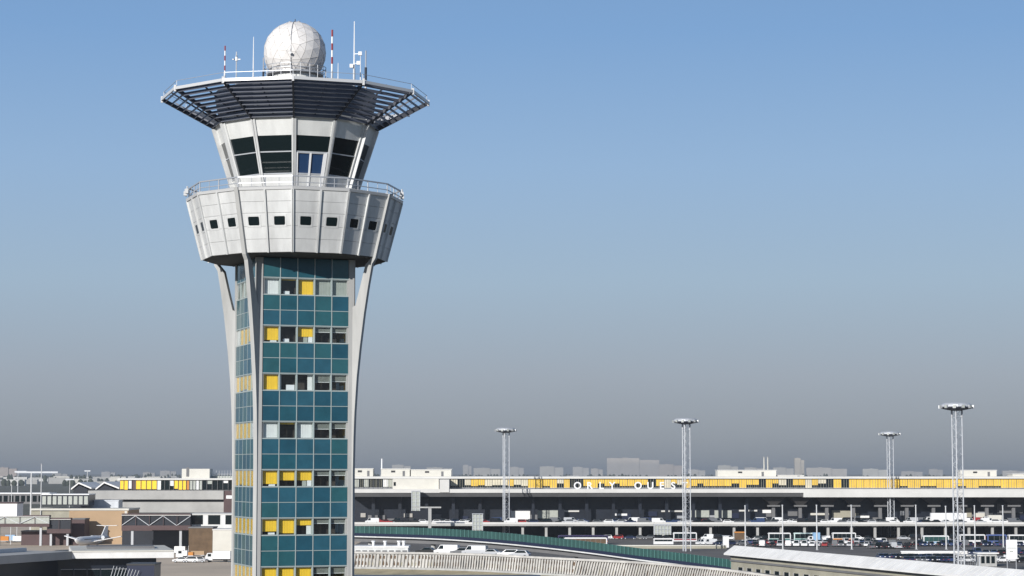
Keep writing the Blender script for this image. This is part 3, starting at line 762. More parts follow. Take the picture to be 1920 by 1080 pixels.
jet_bridge(-20, 92, 966, 988, 715, 'maroon jet bridge with greenish glass at the edge of the photo', glass='grey_blind')
jet_bridge(88, 132, 971, 1000, 716, 'short maroon jet bridge end with a boxy cab near the aircraft', diag=False)
def simple_block(name, label, cat, px0, px1, y0, y1, Y, dep, k, roof='fascia', win=None, group=None):
    p0, p1 = at(px0, y0, Y), at(px1, y1, Y); zb = max(0, p1.z); L = p1.x - p0.x; H = p0.z - zb
    t = tag(empty(name, (p0.x, Y, zb)), label, cat, group)
    MB().box(0, L, 0, dep, 0, H - .35, k).build('wall', t); MB().box(-.15, L + .15, -.15, dep + .15, H - .346, H, roof).build('roof', t)
    if win:
        n, a, b, kk = win
        for i in range(n):
            m = MB(); w = L / n; m.box(w * i + w * .15, w * i + w * .85, -.07, -.005, H * a, H * b, kk); m.build('window', t)
    return t
simple_block('gate_hall', 'dark recessed hall below the braced jet bridge', 'building', 229, 358, 993, 1040, 655, 15, 'facade_dark', 'maroon')
simple_block('service_building', 'white service building beside the tower, with one dark window', 'building', 353, 450, 963, 992, 645, 15, 'white_panel', 'fascia', (3, .3, .9, 'dark_glass'))
simple_block('service_hut', 'cream flat roofed hut directly beside the tower on the apron', 'hut', 399, 455, 992, 1040, 625, 10, 'cream', 'fascia')
simple_block('service_hut', 'brown shaded hut between the jet bridge and the cream hut', 'hut', 354, 398, 988, 1040, 632, 10, 'brownish', 'shade_grey')
simple_block('gate_building', 'maroon block below the glazed jet bridge', 'building', 40, 128, 995, 1045, 722, 8, 'maroon', 'shade_grey')
simple_block('cargo_shed', 'dark square shed end beside the aircraft and tan building', 'shed', 134, 158, 972, 1030, 724, 8, 'maroon', 'shade_grey')
simple_block('white_container_building', 'blank white box shaped building at the edge of the photo', 'building', -40, 31.5, 942, 968, 640, 8, 'white', 'maroon')
simple_block('concourse', 'low concourse with a thin white roof and dark windows at the edge of the photo', 'building', -60, 92, 924, 945, 760, 12, 'shade_grey', 'white', (14, .2, .75, 'dark_glass'))
simple_block('concourse', 'low concourse with white and dark bays beside the concrete wing', 'building', 78, 166, 926, 948, 740, 12, 'facade_dark', 'white', (9, .1, .8, 'grey_blind'))
simple_block('link_corridor', 'pale blue grey corridor box below the concrete wing', 'building', 152, 222, 937.5, 953, 750, 8, 'galv', 'galv')
def hangar(px0, px1, yt, yb, Y, label):
    p0, p1 = at(px0, yb, Y), at(px1, yb, Y); L = p1.x - p0.x; zt = zat(yt, Y); zb = p0.z
    t = tag(empty('hangar', (p0.x, Y, 0)), label, 'hangar', 'gabled hangars behind the wing')
    m = MB(); m.prism([(0, 0, 0), (L * .75, 0, 0), (L * .75, 0, zb), (L * .3, 0, zt - .6), (0, 0, zb)], (0, 30, 0), 'facade_dark'); m.build('wall', t)
    m = MB()
    a, b, c = Vector((-.8, -.8, zb - .3)), Vector((L * .3, -.8, zt)), Vector((L, -.8, zb))
    for q, w in ((a, b), (b, c)): m.prism([q, w, w + Vector((0, 0, .55)), q + Vector((0, 0, .55))], (0, 32, 0), 'roof_white')
    m.build('roof', t)
hangar(138, 172, 907, 917, 800, 'gabled hangar with a white roof edge, nearer the edge of the photo')
hangar(184, 224, 906, 917, 790, 'gabled hangar with a white roof edge beside the yellow windows of the wing')

# poles and gantry far left
def pole(px, y0, Y, label, r=.16, bar=None, group='thin poles at the edge of the airfield'):
    p = at(px, y0, Y); t = tag(empty('pole', (p.x, Y, 0)), label, 'pole', group)
    MB().tube((0, 0, 0), (0, 0, p.z), r, 'post_white', r * .7, n=8).build('shaft', t)
    m = MB()
    if bar: m.box(bar[0], bar[1], -.2, .2, p.z - .01, p.z + .55, 'galv')
    else: m.tube((0, 0, p.z), (0, 0, p.z + .3), r * 1.3, 'steel', n=8)
    m.build('head', t)
pole(59, 887, 745, 'thick pale pole carrying a long crossbar over the low concourse', .36, (-5, 9))
pole(78, 871, 735, 'tall thin white pole standing beside the crossbar pole', .2)
pole(34, 886, 770, 'faint thin pole with a short bar near the edge of the photo', .16, (-1.2, 3))
pole(22, 912, 730, 'shortest thin white pole in front of the low concourse', .16)
pole(164, 884, 1100, 'thin pole with a short head bar between the two hangars', .22, (-1.5, 1.5))
pole(131, 900, 1000, 'thin pole with a wide pale head bar beside the first hangar', .2, (-2, 2))

# aircraft
def aircraft():
    t = tag(empty('aircraft', (at(172, 1000, 700).x, 700, 0), R(-14)), 'small white jet aircraft parked in front of the tan building', 'aircraft')
    m = MB(); n = 14; prof = [(-12, .05, 2.9), (-11.5, .5, 2.7), (-10, 1.05, 2.5), (-8, 1.3, 2.4), (4, 1.3, 2.4), (8, 1.0, 2.7), (11, .45, 3.1), (12, .1, 3.25)]
    vs = []
    for y, r, z in prof:
        for i in range(n): a = 2 * math.pi * i / n; vs.append((r * math.cos(a), y, z + r * math.sin(a)))
    fs = [(j * n + i, j * n + (i + 1) % n, (j + 1) * n + (i + 1) % n, (j + 1) * n + i) for j in range(len(prof) - 1) for i in range(n)] + [tuple(range(n)), tuple(range(n * (len(prof) - 1), n * len(prof)))]
    m.add(vs, fs, 'white'); m.build('fuselage', t, smooth=True)
    for s_ in (-1, 1):
        m = MB(); top = [(s_ * 1.0, -3, 1.75), (s_ * 9.8, .6, 3.5), (s_ * 9.8, 1.8, 3.5), (s_ * 1.0, 2, 1.75)]; m.prism(top, (0, 0, .22), 'white'); m.build('wing', t)
        m = MB(); m.tube((s_ * 1.95, 4.2, 3.1), (s_ * 1.95, 7.6, 3.2), .62, 'galv', .45, n=12); m.build('engine', t)
        m = MB(); m.prism([(s_ * .15, 10.2, 6.6), (s_ * 3.6, 11.4, 6.7), (s_ * 3.6, 12.2, 6.7), (s_ * .15, 12, 6.6)], (0, 0, .14), 'white'); m.build('tailplane', t)
        m = MB(); m.tube((s_ * 1.5, 1, .0), (s_ * 1.5, 1, 1.8), .12, 'steel', n=6); m.tube((s_ * 1.5 - .2, 1, .45), (s_ * 1.5 + .2, 1, .45), .45, 'tyre', n=10); m.build('wheel', t)
    m = MB(); m.prism([(-.12, 7.2, 3.5), (-.12, 11.6, 3.5), (-.12, 12.4, 6.7), (-.12, 10.4, 6.7)], (.24, 0, 0), 'white'); m.build('tail_fin', t)
    m = MB(); m.tube((0, -9, 0), (0, -9, 1.6), .1, 'steel', n=6); m.tube((-.15, -9, .35), (.15, -9, .35), .35, 'tyre', n=10); m.build('nose_wheel', t)
    m = MB()
    for s_ in (-1, 1): m.box(s_ * 1.27 - .03, s_ * 1.27 + .03, -8, 4, 2.65, 2.85, 'navy')
    m.box(-.5, .5, -11.05, -10.9, 3.0, 3.3, 'navy'); m.build('window', t)
aircraft()

# low dark building with white roof, bottom left
zf0, zf1 = 8.35, 9.75
fb = tag(empty('low_building', (0, 0, 0)), 'low dark glazed building with a pale overhanging roof below the aircraft', 'building')
A0 = Vector((at(326, 1045.5, 402).x, 402, 0)); A = Vector((at(135, 1047, 398).x, 398, 0)); B = Vector((at(-70, 1060.5, 366).x, 366, 0))
def seg(a, b):
    d = (b - a).normalized(); n = Vector((-d.y, d.x, 0)); n = n if n.y > 0 else -n; return d, n, (b - a).length
d0, n0, L0 = seg(A0, A); d1, n1, L1 = seg(A, B)
m = MB(); m.obox(A0 + Vector((0, 0, zf0)), d0 * (L0 - .01), n0 * 28, (0, 0, zf1 - zf0 - .25), 'roof_white'); m.obox(A0 - n0 * .15 + Vector((0, 0, zf1 - .246)), d0 * (L0 - .01), n0 * 28, (0, 0, .25), 'cream'); m.obox(A + Vector((0, 0, zf0 - .1)), d1 * L1, n1 * 28 - d1 * 4, (0, 0, zf1 - zf0), 'concrete_far')
m.build('roof', fb)
m = MB(); m.obox(A + n1 * 7 + d1 * 4 + Vector((0, 0, zf1 - .09)), d1 * L1, n1 * 1.0, (0, 0, .7), 'galv'); m.obox(A + n0 * 9 - d0 * 3 + Vector((0, 0, zf1 + .005)), -d0 * (L0 - 6), n0 * 8, (0, 0, .45), 'shade_grey'); m.build('roof_parapet', fb)
m = MB(); m.obox(A0 + n0 * 3 + d0 * 3, d0 * (L0 + 2), n0 * 24, (0, 0, zf0 - .17), 'facade_dark'); m.obox(A + n1 * 3, d1 * L1, n1 * 22, (0, 0, zf0 - .15), 'facade_dark'); m.build('wall', fb)
for i in range(7):
    m = MB(); o = A0 + n0 * 2.9 + d0 * (3.6 + i * 2.4) + Vector((0, 0, 4.2)); m.obox(o, d0 * 2.1, n0 * .09, (0, 0, 2.0), 'dark_glass'); m.obox(o + Vector((0, 0, 2.05)) - n0 * .02, d0 * 2.2, n0 * .1, (0, 0, .08), 'steel'); m.build('window', fb)
t = tag(empty('entrance_box', (at(240, 1070, 385).x, 384, 0)), 'dark glass box standing in front of the low dark building', 'entrance')
w = at(291, 1070, 385).x - at(240, 1070, 385).x; zt = zat(1057, 384)
MB().box(0, w, 0, 7, 0, zt - .3, 'navy').build('wall', t); MB().box(-.1, w + .1, -.1, 7.1, zt - .296, zt, 'black').build('roof', t)
m = MB()
for i in range(9): m.bar((-3 + i * .55, -.6, zt - 3.2), (-2.2 + i * .55, -.6, zt - .35 - .1 * i), .07, 'galv')
m.bar((-3.2, -.6, zt - 3.25), (2.0, -.6, zt - 3.25), .08, 'galv'); m.build('stair_railing', t)

# ------------------------------------------------------------------ curved ramp with green glass
def smooth_path(pts, n):
    out = []
    for i in range(n + 1):
        t = i / n * (len(pts) - 1); k = min(int(t), len(pts) - 2); f = t - k
        p0, p1, p2, p3 = (pts[max(k - 1, 0)], pts[k], pts[k + 1], pts[min(k + 2, len(pts) - 1)])
        out.append(Vector([.5 * (2 * b + (c - a) * f + (2 * a - 5 * b + 4 * c - d) * f * f + (3 * b - a - 3 * c + d) * f ** 3) for a, b, c, d in zip(p0, p1, p2, p3)]))
    return out
rp = smooth_path([at(x, y, Y) for x, y, Y in ((600, 1003.5, 575), (670, 1005, 565), (800, 1009, 548), (900, 1015, 535), (1000, 1024, 522), (1100, 1035.5, 510), (1200, 1049, 499), (1290, 1060, 491), (1390, 1074, 483), (1480, 1090, 476))], 60)
def strip(name, path, prof, k, closed=True, parent=None):
    """sweep a profile (offset away from the viewer, height) along a path"""
    vs = []; n = len(prof)
    for i, p in enumerate(path):
        d = (path[min(i + 1, len(path) - 1)] - path[max(i - 1, 0)]); d.z = 0; d.normalize(); s_ = Vector((-d.y, d.x, 0))
        if s_.y < 0: s_ = -s_
        for a, h in prof: vs.append(p + s_ * a + Vector((0, 0, h)))
    fs = [(i * n + j, i * n + (j + 1) % n, (i + 1) * n + (j + 1) % n, (i + 1) * n + j) for i in range(len(path) - 1) for j in range(n)]
    fs += [tuple(range(n)), tuple(range(len(vs) - n, len(vs)))]
    return MB().add(vs, fs, k).build(name, parent)
ramp = tag(empty('ramp'), 'curved descending road ramp with green glass sides', 'ramp')
strip('deck', rp, [(0, -.28), (9, -.28), (9, .0), (0, .0)], 'white_panel', parent=ramp)
strip('roadway', rp, [(.5, .004), (8.5, .004), (8.5, .12), (.5, .12)], 'asphalt', parent=ramp)
strip('girder', rp, [(1.5, -1.5), (7.5, -1.5), (8.0, -.284), (1.2, -.284)], 'shade_grey', parent=ramp)
strip('plinth', rp, [(.12, .001), (.4, .001), (.4, .75), (.12, .75)], 'navy', parent=ramp)
gs = strip('glass_screen', rp, [(.2, .752), (.26, .752), (.26, 2.5), (.2, 2.5)], 'green_glass', parent=ramp)
fp = [(p + Vector((0, 0, 0))) for p in rp]
strip('far_screen', rp, [(8.6, .001), (8.8, .001), (8.8, 1.5), (8.6, 1.5)], 'green_glass', parent=ramp)
m = MB()
acc = 0
for a, b in zip(rp, rp[1:]):
    n = 2
    for i in range(n):
        p = a.lerp(b, i / n); m.box(p.x - .05, p.x + .05, p.y + .06, p.y + .19, p.z + .75, p.z + 2.56, 'green_post')
m.build('screen_post', ramp)['kind'] = 'stuff'
for i in (8, 14, 20, 26, 32, 38):
    p = rp[i]; c = p + Vector((0, 4.6, 0)); m = MB(); m.tube((c.x, c.y, 0), (c.x, c.y, c.z - 1.504), .6, 'concrete_light', n=12); m.build('column', ramp)

# curved precast balustrade wall in front of the ramp
wp_top = smooth_path([at(x, y, Y) for x, y, Y in ((560, 1033, 462), (670, 1034, 452), (800, 1035.5, 441), (900, 1038, 433), (1000, 1043, 426), (1100, 1048, 419), (1200, 1053, 412), (1290, 1060, 406), (1380, 1069, 400), (1470, 1082, 394), (1560, 1098, 388))], 200)
wall = tag(empty('viaduct'), 'curved pale precast viaduct wall with slanted fins below the green ramp', 'viaduct')
strip('coping', wp_top, [(-.25, -.40), (.5, -.40), (.5, 0), (-.25, 0)], 'precast', parent=wall)
strip('backing_wall', wp_top, [(.1, -3.1), (.4, -3.1), (.4, -.404), (.1, -.404)], 'precast', parent=wall)
strip('deck_edge', wp_top, [(-.5, -3.5), (7, -3.5), (7, -3.104), (-.5, -3.104)], 'concrete_light', parent=wall)
strip('roadway', wp_top, [(.41, -.9), (7, -.9), (7, -.6), (.41, -.6)], 'asphalt', parent=wall)
rf = random.Random(4)
mf, mh = MB(), MB()
for i in range(0, len(wp_top) - 2):
    p = wp_top[i]; d = (wp_top[i + 1] - wp_top[i]); d.z = 0; d.normalize(); s_ = Vector((-d.y, d.x, 0)); s_ = s_ if s_.y > 0 else -s_
    left = i < 95
    slant = d * (.35 if left else .8)
    o = p - s_ * .30 + Vector((0, 0, -3.09)); mf.obox(o, d * (.30 if left else .22), s_ * .39, slant + Vector((0, 0, 2.6)), 'precast')
    if not left: mf.obox(o + d * .55, d * .12, s_ * .39, slant + Vector((0, 0, 2.6)), 'precast')
    if left:
        if rf.random() < .85:      # rounded openings under the coping
            c = p + d * .78 + s_ * .05 + Vector((0, 0, -1.0 - rf.uniform(0, .15))); r_ = rf.uniform(.26, .36)
            mh.prism([c + d * (r_ * math.cos(q * math.pi / 4)) + Vector((0, 0, r_ * 1.1 * math.sin(q * math.pi / 4))) for q in range(8)], s_ * .045, 'brownish')
        if rf.random() < .75 or 50 < i < 62:  # slanted shadows between fins, painted as thin tinted blocks; black ones are openings
            w_ = rf.uniform(.32, .6); hh = rf.uniform(.6, 1.1); big = 50 < i < 62 and i % 3
            o = p + d * .42 + s_ * .04 + Vector((0, 0, -2.75)); mh.obox(o, d * (.62 if big else w_), s_ * .055, -d * .35 * hh + Vector((0, 0, 1.35 if big else hh)), 'black' if big else rf.choice(('brownish', 'brownish', 'beige_wall')))
    else:
        mh.obox(p + d * .42 + s_ * .04 + Vector((0, 0, -.80)), d * rf.uniform(.25, .4), s_ * .055, (0, 0, .3), rf.choice(('brownish', 'maroon', 'beige_wall')))
        if rf.random() < .6:  # shadows beside the fins, put in as slanted tinted blocks
            w_ = rf.uniform(.2, .45); hh = rf.uniform(.7, 1.5); mh.obox(p + d * rf.uniform(.1, .4) + s_ * .04 + Vector((0, 0, -2.9)), d * w_, s_ * .055, d * .3 * hh + Vector((0, 0, hh)), rf.choice(('beige_wall', 'brownish', 'shade_grey')))
o = mf.build('fin', wall); o['kind'] = 'stuff'
o = mh.build('opening_and_shade', wall); o['kind'] = 'stuff'
# sloping bank of dry grass and a kerb along its foot
struct(strip('bank', wp_top, [(6.5, -3.52), (-.4, -3.52), (-8, -4.5), (-8, -9), (6.5, -9)], 'bank'))
struct(strip('kerb', wp_top, [(-8.01, -9), (-9.2, -9), (-9.2, -4.35), (-8.01, -4.35)], 'concrete_light'))
x0, x1 = at(655, 1078, 380), at(1010, 1078, 380)
t = tag(empty('glass_roof_building', (x0.x, 350, 0)), 'dark navy flat roof at the foot of the pale viaduct', 'building')
MB().box(0, x1.x - x0.x, 0, 30, 0, x0.z - .3, 'shade_grey').build('wall', t); MB().box(-.3, x1.x - x0.x + .3, -.3, 30.3, x0.z - .296, x0.z, 'navy').build('roof', t)
simple_block('site_cabin', 'long white flat roofed cabin beside the tower above the viaduct', 'building', 640, 765, 1024, 1050, 480, 8, 'white_panel', 'roof_white', (10, .3, .7, 'shade_grey'))
# small white vents on the cabin roof
for px, lab in ((700, 'lone small white vent pipe on the cabin roof, nearest the tower'), (722, 'small grey-white vent pipe in the middle of the cabin roof'), (748, 'white vent cowl near the end of the cabin roof, first of a close pair'), (757, 'white vent cowl at the very end of the cabin roof')):
    p = at(px, 1016, 483); m = MB(); z0 = zat(1024, 480); m.tube((0, 0, 0), (0, 0, p.z - z0), .3, 'white', n=8); m.tube((0, 0, p.z - z0), (0, 0, p.z - z0 + .25), .45, 'white', n=8)
    tag(m.build('vent_pipe', loc=(p.x, 483, z0)), lab, 'vent', 'vents on the white cabin roof')

# ------------------------------------------------------------------ long white roof, right
zE, zR_ = 8.1, 9.62
E0 = Vector((at(1365, 1036, 430).x, 430, 0)); E1 = Vector((at(1785, 1075, 342).x, 342, 0)); dE = (E1 - E0).normalized(); nE = Vector((-dE.y, dE.x, 0)); nE = nE if nE.x > 0 else -nE
LE = 190.0
lb = tag(empty('long_building', E0, math.atan2(dE.y, dE.x)), 'long low beige building with a bright white roof and a row of square windows', 'building')
# local frame: x along the building (towards the viewer), y to its right-hand side of travel
sy = 1 if Vector((-dE.y, dE.x, 0)).dot(nE) > 0 else -1
def lbox(m, x0, x1, y0, y1, z0, z1, k): m.box(x0, x1, min(sy * y0, sy * y1), max(sy * y0, sy * y1), z0, z1, k)
m = MB(); YR = 1.75
for c in ([(-1, sy * -.5, zE), (LE, sy * -.5, zE), (LE, sy * YR, zR_), (-1, sy * YR, zR_)], [(-1, sy * (YR + .01), zR_), (LE, sy * (YR + .01), zR_), (LE, sy * 4.6, zE), (-1, sy * 4.6, zE)]):
    m.hexa([Vector(p) - Vector((0, 0, .3)) for p in c] + [Vector(p) for p in c], 'roof_white')
m.build('roof', lb)
m = MB()
for i in range(95):
    xx = i * 2.0; m.hexa([(xx, sy * -.45, zE + .035), (xx + .12, sy * -.45, zE + .035), (xx + .72, sy * 1.7, zR_ - .03), (xx + .6, sy * 1.7, zR_ - .03), (xx, sy * -.45, zE + .075), (xx + .12, sy * -.45, zE + .075), (xx + .72, sy * 1.7, zR_ + .015), (xx + .6, sy * 1.7, zR_ + .015)], 'fascia')
m.build('roof_seam', lb)['kind'] = 'stuff'
m = MB(); lbox(m, 0, LE - 1, .6, 4.2, 0, zE - .40, 'beige_wall'); m.build('wall', lb)
m = MB(); lbox(m, 0, LE - 1, .35, .597, zE - 1.5, zE - 1.15, 'shade_grey'); lbox(m, 0, LE - 1, .45, .597, zE - .7, zE - .42, 'shade_grey'); m.build('string_course', lb)
for i in range(24):
    m = MB(); xx = 4 + i * 4.4; lbox(m, xx, xx + 2.2, .50, .596, zE - 4.4, zE - 2.5, 'dark_glass'); lbox(m, xx - .2, xx - .01, .42, .596, zE - 4.5, zE - 2.4, 'concrete_far'); lbox(m, xx + 2.21, xx + 2.4, .42, .596, zE - 4.5, zE - 2.4, 'concrete_far'); m.build('window', lb)
# shrubs at its foot
def leaf_clump(m, c, r, n, k, rg, flat=.7):
    for i in range(n):
        a, b = rg.uniform(0, 2 * math.pi), math.acos(rg.uniform(-1, 1)); q = r * rg.uniform(.35, 1) ** .6
        p = Vector(c) + Vector((q * math.sin(b) * math.cos(a), q * math.sin(b) * math.sin(a), q * math.cos(b) * flat)); s_ = r * .2
        u = Vector((rg.gauss(0, 1), rg.gauss(0, 1), rg.gauss(0, 1))).normalized() * s_; v = Vector((rg.gauss(0, 1), rg.gauss(0, 1), rg.gauss(0, 1))).normalized() * s_
        m.add([p - u, p + v, p + u, p - v], [(0, 1, 2, 3)], k)
rg = random.Random(5)
dm('shrub', (.07, .075, .04), 1, 0, .5, 3); dm('shrub_dry', (.28, .24, .15), 1, 0, .4, 3)
for i in range(14):
    p = E0 + dE * (8 + i * 6) - nE * (3 + rg.uniform(0, 2)); m = MB(); dry = i % 2
    leaf_clump(m, (0, 0, 1.8), 1.8, 160, 'shrub_dry' if dry else 'shrub', rg); 
    o = m.build('shrub', loc=(p.x, p.y, 0), fix=False)
    tag(o, f'{ORD[i // 2]} {"straw coloured" if dry else "dark green"} shrub along the beige windowed wall, counted from its far end', 'shrub', 'shrubs along the long beige building')

# ------------------------------------------------------------------ lamp posts on the forecourt
names = ['', '', '', '', '', '', '', '']
for i, (px, y0, yb) in enumerate(((1397, 949, 1027), (1467, 948, 1029), (1531, 948, 1030), (1596, 948, 1029), (1717, 948, 1029), (1773, 950, 1029), (1827, 949, 1026), (1880, 949, 1025))):
    Y = gy(yb); p = at(px, y0, Y); t = tag(empty('lamp_post', (p.x, Y, 0)), f'{ORD[i]} plain white post from the left in the row along the forecourt', 'lamp post', 'white posts along the forecourt')
    MB().tube((0, 0, 0), (0, 0, p.z), .24, 'post_white', .18, n=10).build('shaft', t)
    m = MB(); m.tube((0, 0, p.z), (0, 0, p.z + .25), .3, 'galv', n=10); m.build('lamp', t); MB().box(-.4, .4, -.4, .4, 0, .2, 'steel').build('base', t)

# ------------------------------------------------------------------ vehicles
def car_meshes(kind):
    L, Wd, H = {'hatchback': (4.1, 1.75, 1.5), 'saloon': (4.6, 1.8, 1.45), 'estate': (4.6, 1.8, 1.55), 'van': (5.0, 1.95, 2.05)}[kind]
    x = L / 2; b = Wd / 2
    if kind == 'hatchback': lo = [(-x, .35), (-x, .85), (-x + .9, .98), (x - .25, 1.0), (x, .8), (x, .35)]; ca = [(-x + .9, .97), (-x + 1.55, H), (x - .75, H), (x - .22, .99)]
    elif kind == 'saloon': lo = [(-x, .35), (-x, .8), (-x + 1.05, .95), (x - .1, .98), (x, .8), (x, .35)]; ca = [(-x + 1.05, .94), (-x + 1.8, H), (x - 1.45, H), (x - .75, .975)]
    elif kind == 'estate': lo = [(-x, .35), (-x, .85), (-x + 1.0, 1.0), (x - .1, 1.02), (x, .8), (x, .35)]; ca = [(-x + 1.0, .99), (-x + 1.7, H), (x - .45, H), (x - .1, 1.01)]
    else: lo = [(-x, .4), (-x, 1.0), (-x + .7, 1.15), (x, 1.2), (x, .4)]; ca = [(-x + .7, 1.14), (-x + 1.3, H), (x - .06, H), (x, 1.19)]
    body = MB(); body.prism([(p, -b, z) for p, z in lo], (0, 2 * b, 0), 'paint')
    ti = .14; n = len(ca)
    def ring(s_, shrink=0): return [(p, s_ * (b - .04 if z < 1.25 else b - ti - .04), z) for p, z in ca]
    l_, r_ = ring(-1), ring(1); vs = l_ + r_
    body.add(vs, [(0, 1, 2, 3)[::-1], (4, 5, 6, 7)] + [(i, (i + 1) % n, n + (i + 1) % n, n + i) for i in range(n)], 'paint')
    gl = MB()
    def inset(quad, k, off):
        c = sum((Vector(q) for q in quad), Vector()) / 4; nn = (Vector(quad[1]) - Vector(quad[0])).cross(Vector(quad[2]) - Vector(quad[0])).normalized()
        if nn.dot(c - Vector((0, 0, .8))) < 0: nn = -nn
        q = [c + (Vector(p) - c) * k for p in quad]; gl.prism([p + nn * .004 for p in q], nn * off, 'dark_glass')
    if kind != 'van':
        inset(l_, .84, .01); inset(r_, .84, .01); inset((l_[2], l_[3], r_[3], r_[2]), .82, .01)
    else:
        for s_ in (l_, r_):
            a = [Vector(q) for q in s_]; inset((a[0], a[1], a[1].lerp(a[2], .22), a[0].lerp(a[3], .34)), .8, .01)
    inset((l_[0], l_[1], r_[1], r_[0]), .84, .01)
    wheels = [(sx * (x - .8), sy_ * (b - .1)) for sx in (-1, 1) for sy_ in (-1, 1)]
    lights = MB()
    for s_ in (-1, 1):
        lights.box(-x - .02, -x + .1, s_ * (b - .25) - .2, s_ * (b - .25) + .2, .62, .8, 'paper'); lights.box(x - .1, x + .02, s_ * (b - .22) - .17, s_ * (b - .22) + .17, .65, .82, 'red')
    return body, gl, wheels, lights
def wheel_mb(c=(0, 0, 0)):
    m = MB(); c = Vector(c); m.tube(c + Vector((0, -.11, 0)), c + Vector((0, .11, 0)), .33, 'tyre', n=12); m.tube(c + Vector((0, -.122, 0)), c + Vector((0, .122, 0)), .2, 'galv', n=8); return m
PROTO, SIMPLE = {}, {}
for kind in ('hatchback', 'saloon', 'estate', 'van'):
    b_, g_, wh, li = car_meshes(kind)
    mm = MB()
    for q in [b_, g_, li] + [wheel_mb((x, y, .33)) for x, y in wh]:
        base = len(mm.v); mm.v += q.v
        for f, k in zip(q.f, q.m): mm.f.append([base + v for v in f]); mm.m.append(mm.mi(q.ms[k]))
    SIMPLE[kind] = mm; PROTO[kind] = (b_, g_, wh, li)
CARCOL = {'white': (.75, .75, .75, 1), 'black': (.012, .012, .014, 1), 'silver': (.45, .46, .48, 1), 'grey': (.14, .145, .155, 1), 'navy': (.018, .028, .07, 1), 'red': (.30, .03, .03, 1), 'blue': (.035, .06, .14, 1), 'beige': (.42, .36, .26, 1)}
first_parts, first_simple = {}, {}
def new_simple(kind):
    if kind not in first_simple:
        o = SIMPLE[kind].build('parked_car' if kind != 'van' else 'parked_van'); first_simple[kind] = o; return o
    o = first_simple[kind].copy(); COL.objects.link(o); return o
def new_parts(kind):
    if kind not in first_parts:
        b_, g_, wh, li = PROTO[kind]; nm = 'parked_car' if kind != 'van' else 'parked_van'
        t = empty(nm); ks = [b_.build('body', t), g_.build('glazing', t), li.build('lamp', t)]
        w0 = None
        for x, y in wh:
            if w0 is None: w0 = wheel_mb().build('wheel', t); w = w0
            else: w = w0.copy(); COL.objects.link(w)
            w.location = (x, y, .33); ks.append(w)
        first_parts[kind] = (t, ks); return t, ks
    t0, k0 = first_parts[kind]; t = t0.copy(); COL.objects.link(t); ks = []
    for k in k0: c = k.copy(); COL.objects.link(c); c.parent = t; ks.append(c)
    return t, ks
cr = random.Random(21)
def car_row(px0, px1, Y, z, where, n, rz, palette, parts=False, jitter=.25, kinds=('hatchback', 'saloon', 'estate', 'van'), group=None):
    items = []
    for i in range(n):
        px = lerp(px0, px1, (i + .5) / n) + cr.uniform(-jitter, jitter) * (px1 - px0) / n
        kind = cr.choice(kinds); c = cr.choice(palette)
        if parts: o, ks = new_parts(kind)
        else: o, ks = new_simple(kind), []
        yy = Y + cr.uniform(-.4, .4); o.location = (at(px, 1000, Y).x, yy, z); o.rotation_euler.z = rz + cr.uniform(-.04, .04) + (math.pi if cr.random() < .5 else 0)
        for q in [o] + ks: q.color = CARCOL[c]
        items.append((px, o, c, kind))
    items.sort(key=lambda q: q[0]); cnt = {}; tot = {}
    for _, o, c, k in items: tot[(c, k)] = tot.get((c, k), 0) + 1
    for _, o, c, k in items:
        j = cnt.get((c, k), 0); cnt[(c, k)] = j + 1; what = f'{c} {k}' + (' car' if k != 'van' else '')
        lab = f'the only {what} {where}' if tot[(c, k)] == 1 else f'{ORD[j]} {what} from the left {where}'
        tag(o, lab, 'car' if k != 'van' else 'van', group or f'vehicles {where}')
ANY = ('white', 'black', 'silver', 'grey', 'grey', 'navy', 'black', 'silver', 'red', 'blue', 'white')
DARK = ('black', 'navy', 'navy', 'black', 'grey', 'navy', 'blue')
zdk = ZD - .2
car_row(690, 1290, YD0 + 6, zdk, 'on the outer lane of the upper road', 26, 0, ANY)
car_row(1300, 1915, YD0 + 6, zdk, 'on the upper road beyond the name', 34, 0, ANY)
car_row(700, 1910, YD0 + 17, zdk, 'on the inner lane under the canopy', 44, 0, ANY)
car_row(1130, 1260, 786, .004, 'under the edge of the upper road', 7, 0, ANY)
car_row(1310, 1640, 778, .004, 'in the taxi lane beside the upper road', 14, 0, ANY)
car_row(1680, 1910, 778, .004, 'in the lane behind the nearest mast', 10, 0, ANY)
car_row(1400, 1660, 733, .004, 'in the middle rows of the forecourt', 26, R(88), ANY, parts=False)
car_row(1610, 1920, 712, .004, 'in the front rows of the forecourt', 26, R(88), DARK)
car_row(1410, 1630, 708, .004, 'in the loose rows between the white posts', 15, R(80), ('grey', 'silver', 'white', 'black', 'navy', 'red', 'white'))
car_row(1390, 1600, 760, .004, 'queuing behind the buses', 12, 0, ('black', 'grey', 'silver', 'navy', 'white'))
car_row(1310, 1395, 722, .004, 'between the barred shelter and the long roof', 6, R(20), ('navy', 'black', 'grey', 'white'))
car_row(1630, 1700, 690, .004, 'in the short row before the yellow windowed end', 7, R(92), ('navy', 'black', 'grey', 'silver'))
car_row(1646, 1800, 608, .004, 'in the long dark row behind the white roof', 16, R(95), DARK, parts=True, kinds=('hatchback', 'saloon', 'estate'))
car_row(1690, 1785, 588, .004, 'in the nearer dark row behind the white roof', 9, R(95), DARK, parts=True, kinds=('hatchback', 'saloon', 'estate'))
car_row(1806, 1925, 585, .004, 'beside the white notice board', 8, R(15), ('silver', 'white', 'grey', 'black', 'white'), parts=True)
car_row(1815, 1925, 640, .004, 'in the hedge lined row near the buses', 9, R(90), DARK, parts=True)
